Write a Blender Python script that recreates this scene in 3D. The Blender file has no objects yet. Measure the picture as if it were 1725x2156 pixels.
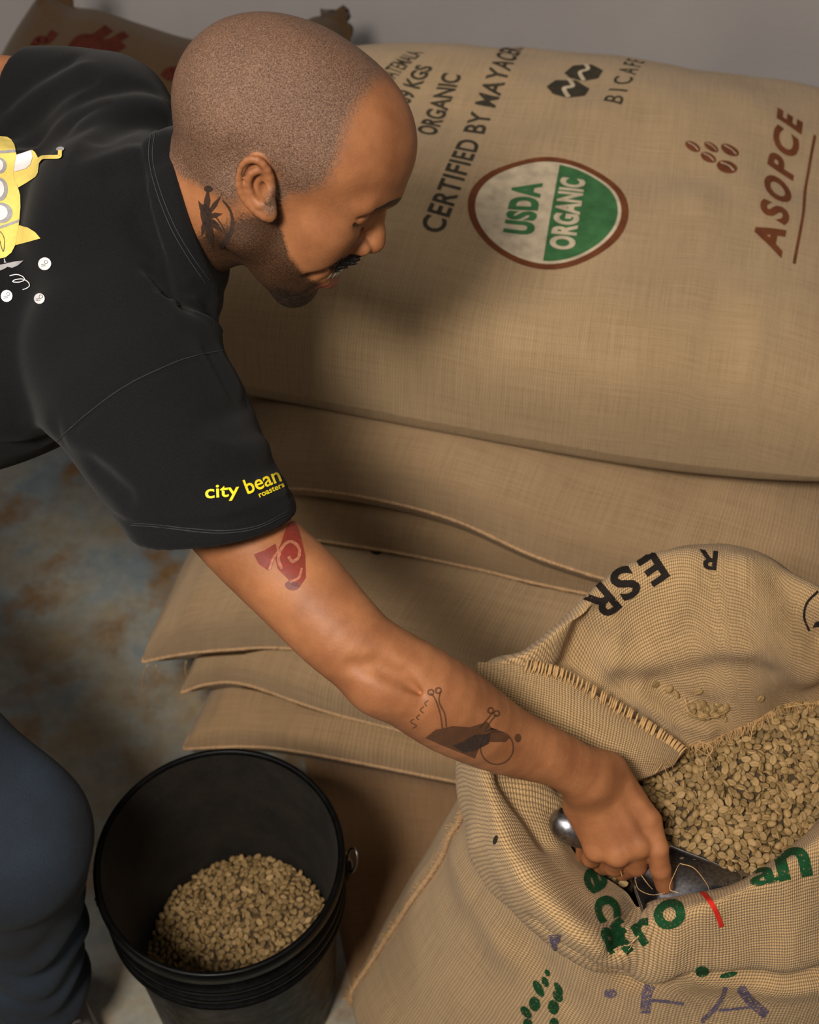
import bpy, bmesh, math, random
import numpy as np
from mathutils import Vector, Matrix
from mathutils.bvhtree import BVHTree

random.seed(7); RNG = np.random.RandomState(7)
S = bpy.context.scene
COL = S.collection
# ------------------------------------------------------------------ camera
FPX = 2994.4
PITCH = math.radians(49.0)
CP, SP = math.cos(PITCH), math.sin(PITCH)
CAMZ = 1.85
cam = bpy.data.cameras.new('camera'); camo = bpy.data.objects.new('camera', cam); COL.objects.link(camo)
camo.location = (0, 0, CAMZ); camo.rotation_euler = (math.pi/2 - PITCH, 0, 0)
cam.sensor_fit = 'VERTICAL'; cam.sensor_height = 36.0; cam.lens = 50.0; cam.clip_start = 0.05
cam.dof.use_dof = True; cam.dof.focus_distance = 1.27; cam.dof.aperture_fstop = 7.5
S.camera = camo
# ------------------------------------------------------------------ world, lights, exposure
w = bpy.data.worlds.new('world'); S.world = w; w.use_nodes = True
bg = w.node_tree.nodes['Background']; bg.inputs[0].default_value = (1.0, 0.93, 0.84, 1); bg.inputs[1].default_value = 0.075
def area(name, loc, target, size, power, col, sy=None):
    l = bpy.data.lights.new(name, 'AREA'); l.energy = power; l.color = col; l.size = size
    if sy: l.shape = 'RECTANGLE'; l.size_y = sy
    o = bpy.data.objects.new(name, l); COL.objects.link(o); o.location = loc
    o.rotation_euler = (Vector(target) - Vector(loc)).to_track_quat('-Z', 'Y').to_euler(); return o
area('ceiling_and_fill_lamp', (-0.55, -0.42, 2.65), (0.05, 1.0, 0.6), 0.40, 68, (1.0, 0.92, 0.81))
area('ceiling_and_fill_lamp', (1.5, -0.3, 2.9), (0.4, 1.2, 0.5), 0.9, 9, (1.0, 0.91, 0.80))  # added frontal fill light on the sack pile, not a real fixture
area('ceiling_and_fill_lamp', (-1.7, 0.5, 2.9), (-0.5, 1.1, 0.3), 0.9, 20, (1.0, 0.94, 0.87))  # fill light added to lift the dark floor at left, no lamp of the room
S.cycles.max_bounces = 6; S.cycles.diffuse_bounces = 3; S.cycles.glossy_bounces = 3; S.cycles.transparent_max_bounces = 8
S.view_settings.view_transform = 'Standard'; S.view_settings.look = 'None'
S.view_settings.exposure = 0.0; S.view_settings.gamma = 1.0; S.view_settings.use_curve_mapping = False

# ------------------------------------------------------------------ helpers
def PD(px, py, d):                      # photo direction + depth -> world point
    t = (1078.0 - py)/FPX
    return np.array([d*(px-862.5)/FPX, d*(CP + SP*t), CAMZ - d*(SP - CP*t)])
def PZ(px, py, z):                      # photo direction + height above the floor -> world point
    t = (1078.0 - py)/FPX
    return PD(px, py, (CAMZ - z)/(SP - CP*t))
def unit(v): v = np.asarray(v, float); return v/np.linalg.norm(v)

def mesh(name, V, Fc, mat=None, parent=None, smooth=True, uv=None, attrs=None):
    V = np.asarray(V, np.float32); me = bpy.data.meshes.new(name)
    me.vertices.add(len(V)); me.vertices.foreach_set('co', V.ravel())
    if isinstance(Fc, np.ndarray):
        n, k = Fc.shape
        me.loops.add(n*k); me.loops.foreach_set('vertex_index', Fc.ravel().astype(np.int32))
        me.polygons.add(n); me.polygons.foreach_set('loop_start', np.arange(0, n*k, k, dtype=np.int32))
        me.polygons.foreach_set('loop_total', np.full(n, k, np.int32))
    else:
        li = [i for f in Fc for i in f]; st = []; c = 0
        for f in Fc: st.append(c); c += len(f)
        me.loops.add(len(li)); me.loops.foreach_set('vertex_index', li)
        me.polygons.add(len(Fc)); me.polygons.foreach_set('loop_start', st)
        me.polygons.foreach_set('loop_total', [len(f) for f in Fc])
    me.update(calc_edges=True)
    if smooth: me.polygons.foreach_set('use_smooth', np.ones(len(me.polygons), bool))
    if uv is not None:
        l = me.uv_layers.new(name='UVMap'); vi = np.zeros(len(me.loops), np.int32); me.loops.foreach_get('vertex_index', vi)
        l.data.foreach_set('uv', np.asarray(uv, np.float32)[vi].ravel())
    if attrs:
        for k, a in attrs.items():
            if a.ndim == 1:
                at = me.attributes.new(k, 'FLOAT', 'POINT'); at.data.foreach_set('value', a.astype(np.float32))
            else:
                at = me.attributes.new(k, 'FLOAT_COLOR', 'POINT'); at.data.foreach_set('color', a.astype(np.float32).ravel())
    if mat: me.materials.append(mat)
    o = bpy.data.objects.new(name, me); COL.objects.link(o)
    if parent: o.parent = parent
    return o
def tag(o, label=None, cat=None, group=None, kind=None):
    if label: o['label'] = label
    if cat: o['category'] = cat
    if group: o['group'] = group
    if kind: o['kind'] = kind
    return o
def empty(name, loc=(0, 0, 0)):
    o = bpy.data.objects.new(name, None); COL.objects.link(o); o.location = loc; o.empty_display_size = 0.05; return o
def adopt(child, parent):               # parent without moving the child (parent only has a translation)
    w_ = Vector((0, 0, 0)); q = parent
    while q: w_ += Vector(q.location); q = q.parent
    child.parent = parent; child.location = Vector(child.location) - w_; return child

def grid_faces(nu, nv, wrap_u=False, off=0):
    f = []
    iu = np.arange(nu if wrap_u else nu-1); iv = np.arange(nv-1)
    A, B = np.meshgrid(iu, iv, indexing='ij'); A2 = (A+1) % nu
    return (np.stack([A*nv+B, A2*nv+B, A2*nv+B+1, A*nv+B+1], -1).reshape(-1, 4) + off).astype(np.int32)
def tube(pts, r, n=8, cap=True):        # verts, faces of a tube along pts
    pts = np.asarray(pts, float); m = len(pts); r = np.broadcast_to(np.asarray(r, float), (m,))
    T = np.gradient(pts, axis=0); T /= np.linalg.norm(T, axis=1)[:, None] + 1e-12
    a = np.array([0, 0, 1.0]) if abs(T[0][2]) < .9 else np.array([1.0, 0, 0])
    N = np.cross(T[0], a); N /= np.linalg.norm(N); V = []
    for i in range(m):
        N = N - T[i]*N.dot(T[i]); N /= np.linalg.norm(N); B = np.cross(T[i], N)
        ph = np.arange(n)*2*math.pi/n
        V.append(pts[i] + r[i]*(np.cos(ph)[:, None]*N + np.sin(ph)[:, None]*B))
    V = np.concatenate(V); Fc = []
    for i in range(m-1):
        for j in range(n):
            j2 = (j+1) % n; Fc.append((i*n+j, i*n+j2, (i+1)*n+j2, (i+1)*n+j))
    if cap: Fc.append(tuple(range(n))[::-1]); Fc.append(tuple((m-1)*n+j for j in range(n)))
    return V, Fc
def join(parts):
    V = []; Fc = []; o = 0
    for v, f in parts:
        V.append(np.asarray(v)); Fc += [tuple(int(i)+o for i in q) for q in f]; o += len(v)
    return np.concatenate(V), Fc
def spline(pts, n, closed=False):       # Catmull-Rom through pts
    P = np.asarray(pts, float); m = len(P)
    if closed: t = np.linspace(0, m, n, endpoint=False)
    else: t = np.linspace(0, m-1, n)
    i = np.floor(t).astype(int); 
    if not closed: i = np.minimum(i, m-2)
    f = (t-i)[:, None]
    g = (lambda k: P[k % m]) if closed else (lambda k: np.where(((k < 0))[:, None], 2*P[0]-P[1], np.where((k > m-1)[:, None], 2*P[-1]-P[-2], P[np.clip(k, 0, m-1)])))
    p0, p1, p2, p3 = g(i-1), g(i), g(i+1), g(i+2)
    return .5*((2*p1)+(-p0+p2)*f+(2*p0-5*p1+4*p2-p3)*f**2+(-p0+3*p1-3*p2+p3)*f**3)
def vnoise(P, seed=0):                  # cheap smooth value noise, P (N,3)
    P = np.asarray(P, np.float64); I = np.floor(P).astype(np.int64); Fr = P-I; Fr = Fr*Fr*(3-2*Fr)
    def h(a, b, c):
        n = (a*374761393 + b*668265263 + c*2147483647 + seed*974634777) & 0x7fffffff
        n = ((n ^ (n >> 13))*1274126177) & 0x7fffffff
        return ((n ^ (n >> 16)) & 0xffff)/65535.0*2-1
    r = 0
    for dx in (0, 1):
        for dy in (0, 1):
            for dz in (0, 1):
                wgt = (Fr[:, 0] if dx else 1-Fr[:, 0])*(Fr[:, 1] if dy else 1-Fr[:, 1])*(Fr[:, 2] if dz else 1-Fr[:, 2])
                r = r + wgt*h(I[:, 0]+dx, I[:, 1]+dy, I[:, 2]+dz)
    return r

# ---- signed distance modelling: smooth unions of rounded shapes meshed by surface nets
def sd_ell(P, c, r, R=None):
    q = P - np.asarray(c, np.float32)
    if R is not None: q = q @ np.asarray(R, np.float32)      # columns of R = axes
    r = np.asarray(r, np.float32)
    k0 = np.sqrt(((q/r)**2).sum(1)); k1 = np.sqrt(((q/(r*r))**2).sum(1)) + 1e-9
    return np.where(k0 < 1e-4, -r.min(), k0*(k0-1)/k1)
def sd_cap(P, a, b, ra, rb=None):
    rb = ra if rb is None else rb
    a = np.asarray(a, np.float32); b = np.asarray(b, np.float32); ab = b-a
    t = np.clip(((P-a) @ ab)/(ab @ ab), 0, 1)
    q = P - a - t[:, None]*ab
    return np.sqrt((q*q).sum(1)) - (ra + (rb-ra)*t)
def sd_chain(P, pts, rs, k=0.004):
    d = None
    for i in range(len(pts)-1):
        e = sd_cap(P, pts[i], pts[i+1], rs[i], rs[i+1]); d = e if d is None else smin(d, e, k)
    return d
def smin(a, b, k):
    h = np.maximum(k-np.abs(a-b), 0)/k
    return np.minimum(a, b) - h*h*k*.25
def smax(a, b, k): return -smin(-a, -b, k)
def near_only(P, c, rad, f):            # evaluate a small detail only around its place
    m = ((P - np.asarray(c, np.float32))**2).sum(1) < rad*rad
    out = np.full(len(P), .06, np.float32)
    if m.any(): out[m] = f(P[m])
    return out
def surface(sdf, lo, hi, h):
    lo = np.asarray(lo, float); hi = np.asarray(hi, float); B = 8
    nb = np.ceil((hi-lo)/(h*B)).astype(int); n = nb*B+1
    ax = [np.arange(nb[i])*B*h + lo[i] + B*h/2 for i in range(3)]
    C = np.stack(np.meshgrid(*ax, indexing='ij'), -1).reshape(-1, 3).astype(np.float32)
    dc = np.concatenate([sdf(c) for c in np.array_split(C, max(1, len(C)//200000))])
    act = (np.abs(dc) < B*h*1.5).reshape(nb)
    val = np.repeat(np.repeat(np.repeat(np.where(dc < 0, -1., 1.).reshape(nb), B, 0), B, 1), B, 2).astype(np.float32)
    val = np.pad(val, ((0, 1), (0, 1), (0, 1)), mode='edge')
    need = np.zeros(n, bool); ids = np.argwhere(act)
    for dx in range(B+1):
        for dy in range(B+1):
            for dz in range(B+1):
                need[ids[:, 0]*B+dx, ids[:, 1]*B+dy, ids[:, 2]*B+dz] = True
    idx = np.argwhere(need); P = (idx*h + lo).astype(np.float32)
    d = np.concatenate([sdf(p) for p in np.array_split(P, max(1, len(P)//300000))]).astype(np.float32)
    val[idx[:, 0], idx[:, 1], idx[:, 2]] = d
    ins = val < 0
    cs = np.zeros(tuple(n-1), np.int8)
    for dx in (0, 1):
        for dy in (0, 1):
            for dz in (0, 1):
                cs += ins[dx:n[0]-1+dx, dy:n[1]-1+dy, dz:n[2]-1+dz]
    cells = np.argwhere((cs > 0) & (cs < 8))
    vid = np.full(tuple(n-1), -1, np.int32); vid[cells[:, 0], cells[:, 1], cells[:, 2]] = np.arange(len(cells))
    cor = [(0,0,0),(1,0,0),(0,1,0),(1,1,0),(0,0,1),(1,0,1),(0,1,1),(1,1,1)]
    edges = [(a, b) for a in range(8) for b in range(a+1, 8) if sum(abs(cor[a][i]-cor[b][i]) for i in range(3)) == 1]
    cv = np.stack([val[cells[:, 0]+c[0], cells[:, 1]+c[1], cells[:, 2]+c[2]] for c in cor], 1)
    acc = np.zeros((len(cells), 3)); cnt = np.zeros(len(cells))
    for a, b in edges:
        m = (cv[:, a] < 0) != (cv[:, b] < 0)
        t = np.where(m, cv[:, a]/np.where(m, cv[:, a]-cv[:, b], 1), 0)
        p = np.array(cor[a]) + t[:, None]*(np.array(cor[b])-np.array(cor[a]))
        acc += np.where(m[:, None], p, 0); cnt += m
    V = (cells + acc/cnt[:, None])*h + lo
    Q = []
    for axis in range(3):
        a1, a2 = (axis+1) % 3, (axis+2) % 3
        s0 = [slice(None)]*3; s1 = [slice(None)]*3; s0[axis] = slice(0, n[axis]-1); s1[axis] = slice(1, n[axis])
        A = ins[tuple(s0)]; Bm = ins[tuple(s1)]
        e = np.argwhere(A != Bm)
        e = e[(e[:, a1] > 0) & (e[:, a2] > 0) & (e[:, a1] < n[a1]-1) & (e[:, a2] < n[a2]-1)]
        fl = A[e[:, 0], e[:, 1], e[:, 2]]
        def cid(o1, o2):
            q = e.copy(); q[:, a1] += o1; q[:, a2] += o2; return vid[q[:, 0], q[:, 1], q[:, 2]]
        q = np.stack([cid(-1, -1), cid(0, -1), cid(0, 0), cid(-1, 0)], 1)
        q[~fl] = q[~fl][:, ::-1]; Q.append(q)
    Q = np.concatenate(Q); Q = Q[(Q >= 0).all(1)]
    return V, Q.astype(np.int32)

# ------------------------------------------------------------------ materials
def lin(c): return tuple((x/12.92 if x <= .04045 else ((x+.055)/1.055)**2.4) for x in c)
def rgb(r, g, b): return lin((r/255, g/255, b/255)) + (1,)
class NT:
    def __init__(s, name):
        s.m = bpy.data.materials.new(name); s.m.use_nodes = True; s.t = s.m.node_tree; s.N = s.t.nodes
        s.b = s.N['Principled BSDF']
    def n(s, typ, **kw):
        x = s.N.new(typ)
        for k, v in kw.items():
            if k.startswith('i_'): x.inputs[k[2:].replace('_', ' ')].default_value = v
            else: setattr(x, k, v)
        return x
    def l(s, a, b): s.t.links.new(a, b)
    def math(s, op, a, b=None, c=None):
        x = s.N.new('ShaderNodeMath'); x.operation = op
        for i, v in enumerate((a, b, c)):
            if v is None: continue
            if isinstance(v, (int, float)): x.inputs[i].default_value = v
            else: s.l(v, x.inputs[i])
        return x.outputs[0]
    def noise(s, vec, scale, detail=3, rough=.5):
        x = s.N.new('ShaderNodeTexNoise'); x.inputs['Scale'].default_value = scale; x.inputs['Detail'].default_value = detail
        x.inputs['Roughness'].default_value = rough
        if vec is not None: s.l(vec, x.inputs['Vector'])
        return x.outputs['Fac']
    def ramp(s, fac, stops):
        x = s.N.new('ShaderNodeValToRGB'); e = x.color_ramp.elements
        while len(e) < len(stops): e.new(.5)
        for i, (p, c) in enumerate(stops): e[i].position = p; e[i].color = c if len(c) == 4 else tuple(c)+(1,)
        s.l(fac, x.inputs[0]); return x.outputs[0]
    def mix(s, fac, a, b, mode='MIX'):
        x = s.N.new('ShaderNodeMix'); x.data_type = 'RGBA'; x.blend_type = mode
        for sock, v in ((x.inputs[0], fac), (x.inputs[6], a), (x.inputs[7], b)):
            if isinstance(v, (int, float)): sock.default_value = v
            elif isinstance(v, tuple): sock.default_value = v
            else: s.l(v, sock)
        return x.outputs[2]
    def bump(s, h, strength, dist):
        x = s.N.new('ShaderNodeBump'); x.inputs['Strength'].default_value = strength; x.inputs['Distance'].default_value = dist
        s.l(h, x.inputs['Height']); s.l(x.outputs[0], s.b.inputs['Normal'])
    def coord(s, which='Object'): return s.N.new('ShaderNodeTexCoord').outputs[which]
    def base(s, c): 
        if isinstance(c, tuple): s.b.inputs['Base Color'].default_value = c
        else: s.l(c, s.b.inputs['Base Color'])
    def rough(s, r): s.b.inputs['Roughness'].default_value = r

def burlap(name, tint, pitch=.0032, hole=.55, bumpd=.0012, seed=0.0, dark=rgb(58, 38, 18)):
    """plain weave in metric UVs: yarns, gaps between them, slubs and colour drift"""
    m = NT(name); uv = m.coord('UV')
    sep0 = m.n('ShaderNodeSeparateXYZ')
    mp = m.n('ShaderNodeMapping'); mp.inputs['Location'].default_value = (seed, seed*1.7, 0); m.l(uv, mp.inputs[0])
    wob = m.n('ShaderNodeTexNoise'); wob.inputs['Scale'].default_value = 28; wob.inputs['Detail'].default_value = 2; m.l(mp.outputs[0], wob.inputs[0])
    va = m.n('ShaderNodeVectorMath', operation='MULTIPLY_ADD'); va.inputs[1].default_value = (.004, .004, 0); m.l(wob.outputs['Color'], va.inputs[0]); m.l(mp.outputs[0], va.inputs[2])
    sc = m.n('ShaderNodeVectorMath', operation='SCALE'); sc.inputs['Scale'].default_value = 1/pitch; m.l(va.outputs[0], sc.inputs[0])
    m.l(sc.outputs[0], sep0.inputs[0]); U, V = sep0.outputs[0], sep0.outputs[1]
    su = m.math('ABSOLUTE', m.math('SINE', m.math('MULTIPLY', U, math.pi)))
    sv = m.math('ABSOLUTE', m.math('SINE', m.math('MULTIPLY', V, math.pi)))
    par = m.math('MODULO', m.math('ADD', m.math('ADD', m.math('FLOOR', U), m.math('FLOOR', V)), 10000.0), 2.0)   # 0/1 checker
    hw = m.math('MULTIPLY', m.math('POWER', su, .6), m.math('MULTIPLY_ADD', m.math('MULTIPLY', sv, par), .5, .5))
    ip = m.math('SUBTRACT', 1.0, par)
    hf = m.math('MULTIPLY', m.math('POWER', sv, .6), m.math('MULTIPLY_ADD', m.math('MULTIPLY', su, ip), .5, .5))
    H = m.math('MAXIMUM', hw, hf)
    # streaky yarn colour along each thread
    stu = m.n('ShaderNodeMapping'); stu.inputs['Scale'].default_value = (1/pitch, 12, 1); m.l(mp.outputs[0], stu.inputs[0])
    stv = m.n('ShaderNodeMapping'); stv.inputs['Scale'].default_value = (12, 1/pitch, 1); m.l(mp.outputs[0], stv.inputs[0])
    n1 = m.noise(stu.outputs[0], 1.0, 2); n2 = m.noise(stv.outputs[0], 1.0, 2)
    yarn = m.math('MULTIPLY', m.math('ADD', n1, n2), .5)
    big = m.noise(mp.outputs[0], 7, 4, .6); fine = m.noise(mp.outputs[0], 900, 2)
    r, g, b_ = tint[:3]
    c0 = m.ramp(yarn, [(.3, (r*.74, g*.71, b_*.66)), (.5, (r, g, b_)), (.72, (min(1, r*1.2), min(1, g*1.2), min(1, b_*1.22)))])
    c1 = m.mix(.30, c0, m.ramp(big, [(.3, (r*.72, g*.68, b_*.62)), (.7, (r*1.15, g*1.13, b_*1.1))]))
    c1 = m.mix(.35, c1, m.ramp(fine, [(.3, (.35, .35, .35)), (.7, (1, 1, 1))]), 'MULTIPLY')
    hf2 = m.ramp(H, [(.42, (1, 1, 1)), (.68, (0, 0, 0))])
    holef = m.math('MULTIPLY', hf2, hole)
    m.base(m.mix(holef, c1, dark)); m.rough(.92); m.b.inputs['Specular IOR Level'].default_value = .15
    m.b.inputs['Sheen Weight'].default_value = .12; m.b.inputs['Sheen Roughness'].default_value = .6
    m.bump(m.math('ADD', H, m.math('MULTIPLY', fine, .5)), .9, bumpd)
    return m.m
def plain(name, c, rough=.6, bump=0, scale=200, metal=0, var=.12, spec=.5):
    m = NT(name); co = m.coord(); f = m.noise(co, scale, 3)
    r, g, b = c[:3]
    m.base(m.ramp(f, [(.3, (r*(1-var), g*(1-var), b*(1-var))), (.7, (r*(1+var), g*(1+var), b*(1+var)))]))
    m.rough(rough); m.b.inputs['Metallic'].default_value = metal; m.b.inputs['Specular IOR Level'].default_value = spec
    if bump: m.bump(f, .6, bump)
    return m.m
def ink(name, c, cover=.85, scale=420):
    m = NT(name); co = m.coord(); f = m.noise(co, scale, 3, .6); g = m.noise(co, 60, 3)
    r, gg, b = c[:3]
    m.base(m.ramp(g, [(.3, (r*.8, gg*.8, b*.8)), (.7, (r*1.2, gg*1.2, b*1.2))])); m.rough(.9); m.b.inputs['Specular IOR Level'].default_value = .1
    a = m.math('ADD', f, cover-.5)
    al = m.ramp(a, [(.38, (0, 0, 0)), (.58, (1, 1, 1))]); m.l(al, m.b.inputs['Alpha'])
    m.bump(f, .5, .0006)
    return m.m
M = {}
TAN = rgb(176, 138, 92)
M['burlap_top'] = burlap('burlap_top', rgb(182, 154, 117), .0026, .30, .0008, 1.3)
M['burlap_b'] = burlap('burlap_b', rgb(174, 145, 110), .0030, .32, .0009, 4.1)
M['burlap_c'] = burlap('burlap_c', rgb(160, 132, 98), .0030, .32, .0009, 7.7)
M['burlap_d'] = burlap('burlap_d', rgb(180, 151, 116), .0030, .30, .0009, 9.2)
M['burlap_e'] = burlap('burlap_e', rgb(168, 138, 102), .0030, .30, .0009, 12.4)
M['burlap_brown'] = burlap('burlap_brown', rgb(70, 50, 26), .0030, .35, .0009, 15.0)
M['burlap_flat'] = burlap('burlap_flat', rgb(150, 116, 82), .0030, .25, .0006, 16.0)
M['burlap_open'] = burlap('burlap_open', rgb(198, 163, 116), .0034, .62, .0014, 18.0)
M['fibre'] = plain('jute_fibre', rgb(178, 142, 96), .9, spec=.2)
M['seam'] = plain('jute_seam', rgb(180, 146, 110), .9, .0010, 420, spec=.1, var=.3)
M['ink_black'] = ink('ink_black', rgb(48, 44, 38), .80)
M['ink_grey'] = ink('ink_dark_grey', rgb(60, 56, 46), .64)
M['ink_brown'] = ink('ink_brown', rgb(102, 58, 36), .68)
M['ink_green'] = ink('ink_green', rgb(58, 100, 62), .86)
M['ink_white'] = ink('ink_white', rgb(184, 168, 144), .80)
M['ink_dgreen'] = ink('ink_deep_green', rgb(20, 64, 36), .60)
M['ink_bold'] = ink('ink_bold_black', rgb(32, 27, 25), .68)
M['ink_purple'] = ink('ink_violet', rgb(84, 78, 108), .50)
M['ink_red'] = ink('ink_red', rgb(190, 40, 28), .66)
M['ink_maroon'] = ink('ink_maroon', rgb(62, 26, 18), .66)
M['print_yellow'] = plain('print_yellow', rgb(232, 206, 108), .7, var=.06)
M['print_gold'] = plain('print_gold', rgb(236, 212, 30), .6, var=.05)
M['print_white'] = plain('print_white', rgb(226, 222, 224), .7, var=.05)
M['print_grey'] = plain('print_grey', rgb(158, 156, 160), .7, var=.1)
M['thread'] = plain('sewing_thread', rgb(44, 43, 47), .9)
M['print_line'] = plain('print_line', rgb(70, 66, 70), .7)
M['plastic'] = None
def mk_plastic():
    m = NT('black_plastic'); co = m.coord(); f = m.noise(co, 60, 5, .65); f2 = m.noise(co, 900, 2)
    m.base(m.ramp(f, [(.45, rgb(4, 4, 4)), (.75, rgb(10, 9, 8))]))
    rr = m.ramp(f, [(.3, (.32,)*3), (.7, (.5,)*3)]); m.l(rr, m.b.inputs['Roughness']); m.b.inputs['Specular IOR Level'].default_value = .10
    m.bump(f2, .15, .0003); return m.m
M['plastic'] = mk_plastic()
def mk_dusty():
    m = NT('dusty_black_plastic'); co = m.coord(); f = m.noise(co, 14, 5, .7); g = m.noise(co, 700, 2)
    a = m.math('MULTIPLY', f, m.math('ADD', g, .3))
    m.base(m.ramp(a, [(.3, rgb(8, 7, 6)), (.66, rgb(42, 34, 24))])); m.rough(.75); return m.m
M['dusty'] = mk_dusty()
def mk_metal():
    m = NT('brushed_aluminium'); co = m.coord(); f = m.noise(co, 300, 4)
    m.base(m.ramp(f, [(.3, rgb(120, 120, 126)), (.7, rgb(165, 165, 172))])); m.b.inputs['Metallic'].default_value = 1
    m.rough(.34); m.bump(f, .08, .0003); return m.m
M['metal'] = mk_metal()
def mk_wall():
    m = NT('painted_wall'); co = m.coord(); f = m.noise(co, 3, 4); g = m.noise(co, 180, 4)
    m.base(m.ramp(f, [(.3, rgb(150, 144, 144)), (.7, rgb(164, 158, 157))])); m.rough(.7); m.bump(g, .25, .002); return m.m
M['wall'] = mk_wall()
def mk_floor():
    m = NT('stained_concrete'); co = m.coord()
    a = m.noise(co, 5.5, 6, .62); b = m.noise(co, 9, 5, .6); c = m.noise(co, 40, 5, .7)
    c0 = m.ramp(a, [(.36, rgb(122, 134, 140)), (.5, rgb(142, 140, 130)), (.64, rgb(144, 126, 96))])
    c1 = m.mix(m.ramp(b, [(.52, (0, 0, 0)), (.68, (1, 1, 1))]), c0, rgb(128, 98, 62))
    c2 = m.mix(.55, c1, m.ramp(c, [(.3, (.5, .5, .5)), (.65, (1.0, 1.0, 1.0))]), 'MULTIPLY')
    m.base(c2); m.rough(.55); m.bump(c, .3, .002); return m.m
M['floor'] = mk_floor()
def mk_shirt():
    m = NT('black_cotton'); co = m.coord(); f = m.noise(co, 1500, 2); g = m.noise(co, 9, 4)
    m.base(m.ramp(f, [(.35, rgb(8, 8, 9)), (.7, rgb(20, 19, 22))])); m.rough(.95); m.b.inputs['Specular IOR Level'].default_value = .2
    m.b.inputs['Sheen Weight'].default_value = .04; m.b.inputs['Sheen Roughness'].default_value = .5
    m.bump(f, .5, .0008); return m.m
M['shirt'] = mk_shirt()
def mk_jeans():
    m = NT('dark_denim'); co = m.coord(); f = m.noise(co, 900, 2); g = m.noise(co, 10, 4)
    c = m.ramp(g, [(.35, rgb(15, 20, 29)), (.7, rgb(28, 42, 58))])
    m.base(m.mix(.6, c, m.ramp(f, [(.3, (.35,)*3), (.7, (1.1,)*3)]), 'MULTIPLY')); m.rough(.9); m.bump(f, .6, .001); return m.m
M['jeans'] = mk_jeans()
def mk_skin():
    m = NT('brown_skin'); co = m.coord()
    at = m.n('ShaderNodeAttribute', attribute_name='mask'); sp = m.n('ShaderNodeSeparateColor'); m.l(at.outputs['Color'], sp.inputs[0])
    hair, beard, lip = sp.outputs[0], sp.outputs[1], sp.outputs[2]; brow = at.outputs['Alpha']
    f = m.noise(co, 26, 4); fine = m.noise(co, 900, 3, .6); pore = m.noise(co, 420, 3)
    skin = m.ramp(f, [(.3, rgb(134, 84, 52)), (.7, rgb(166, 110, 71))])
    skin = m.mix(.18, skin, m.ramp(pore, [(.3, (.6, .5, .45)), (.7, (1, 1, 1))]), 'MULTIPLY')
    hcol = m.ramp(fine, [(.38, rgb(38, 30, 26)), (.66, rgb(132, 107, 90))])
    bcol = m.ramp(fine, [(.38, rgb(18, 12, 10)), (.72, rgb(88, 60, 38))])
    # hair cover breaks up into single stubbles
    def cover(msk, lo, hi):
        a = m.math('ADD', m.math('MULTIPLY', msk, 1.15), m.math('MULTIPLY', m.math('SUBTRACT', pore, .5), .9)); return m.ramp(a, [(lo, (0,)*3), (hi, (1,)*3)])
    c = m.mix(m.math('MULTIPLY', cover(hair, .25, .8), .80), skin, hcol)
    c = m.mix(m.math('MULTIPLY', cover(beard, .20, .75), .90), c, bcol)
    c = m.mix(m.math('MULTIPLY', lip, .8), c, rgb(134, 72, 62))
    c = m.mix(m.math('MULTIPLY', cover(brow, .3, .7), .95), c, rgb(22, 15, 12))
    m.base(c); m.rough(.56); m.b.inputs['Specular IOR Level'].default_value = .35
    m.b.inputs['Subsurface Weight'].default_value = .12; m.b.inputs['Subsurface Radius'].default_value = (.010, .004, .002); m.b.inputs['Subsurface Scale'].default_value = .6
    hm = m.math('ADD', m.math('MULTIPLY', m.math('MAXIMUM', hair, beard), m.math('MULTIPLY', fine, 1.8)), m.math('MULTIPLY', pore, .35))
    m.bump(hm, .55, .0011); return m.m
M['skin'] = mk_skin()
M['moustache'] = plain('black_hair', rgb(20, 15, 13), .7, .001, 900, var=.4)
M['teeth'] = plain('tooth_enamel', rgb(226, 214, 196), .3)
M['mouth'] = plain('mouth_inside', rgb(60, 24, 22), .6)
M['eye'] = plain('eye_dark', rgb(40, 28, 24), .2)
M['bean'] = None
def mk_bean():
    m = NT('green_coffee_bean'); oi = m.n('ShaderNodeAttribute', attribute_name='tone'); co = m.coord(); f = m.noise(co, 500, 3)
    c = m.ramp(oi.outputs['Fac'], [(0, rgb(100, 80, 48)), (.5, rgb(136, 110, 70)), (1, rgb(164, 134, 90))])
    m.base(m.mix(.35, c, m.ramp(f, [(.3, (.6,)*3), (.7, (1.1,)*3)]), 'MULTIPLY')); m.rough(.62); m.b.inputs['Specular IOR Level'].default_value = .3; return m.m
M['bean'] = mk_bean()
M['groove'] = plain('bean_groove', rgb(60, 44, 26), .8)
M['chaff'] = plain('bean_bed', rgb(66, 50, 30), .9, .002, 150)
M['shoe'] = plain('grey_suede', rgb(96, 88, 86), .85, .0008, 500)
M['rubber'] = plain('white_rubber', rgb(190, 186, 180), .6)
M['lace'] = plain('lace', rgb(200, 196, 196), .8)
M['wire'] = plain('steel_wire', rgb(110, 108, 104), .4, metal=1)
def tattoo(name, c, cover):
    m = NT(name); co = m.coord(); f = m.noise(co, 300, 3); r, g, b = c[:3]
    m.base(m.ramp(f, [(.3, (r*.8, g*.8, b*.8)), (.7, (r*1.2, g*1.2, b*1.2))])); m.rough(.5); m.b.inputs['Specular IOR Level'].default_value = .3
    m.l(m.ramp(f, [(.2, (cover*.7,)*3), (.6, (cover,)*3)]), m.b.inputs['Alpha']); return m.m
M['tat_black'] = tattoo('tattoo_black', rgb(58, 46, 40), .85)
M['tat_soft'] = tattoo('tattoo_faded', rgb(74, 52, 40), .62)
M['tat_red'] = tattoo('tattoo_red', rgb(128, 42, 36), .74)
M['tat_plum'] = tattoo('tattoo_plum', rgb(110, 58, 56), .75)
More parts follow.
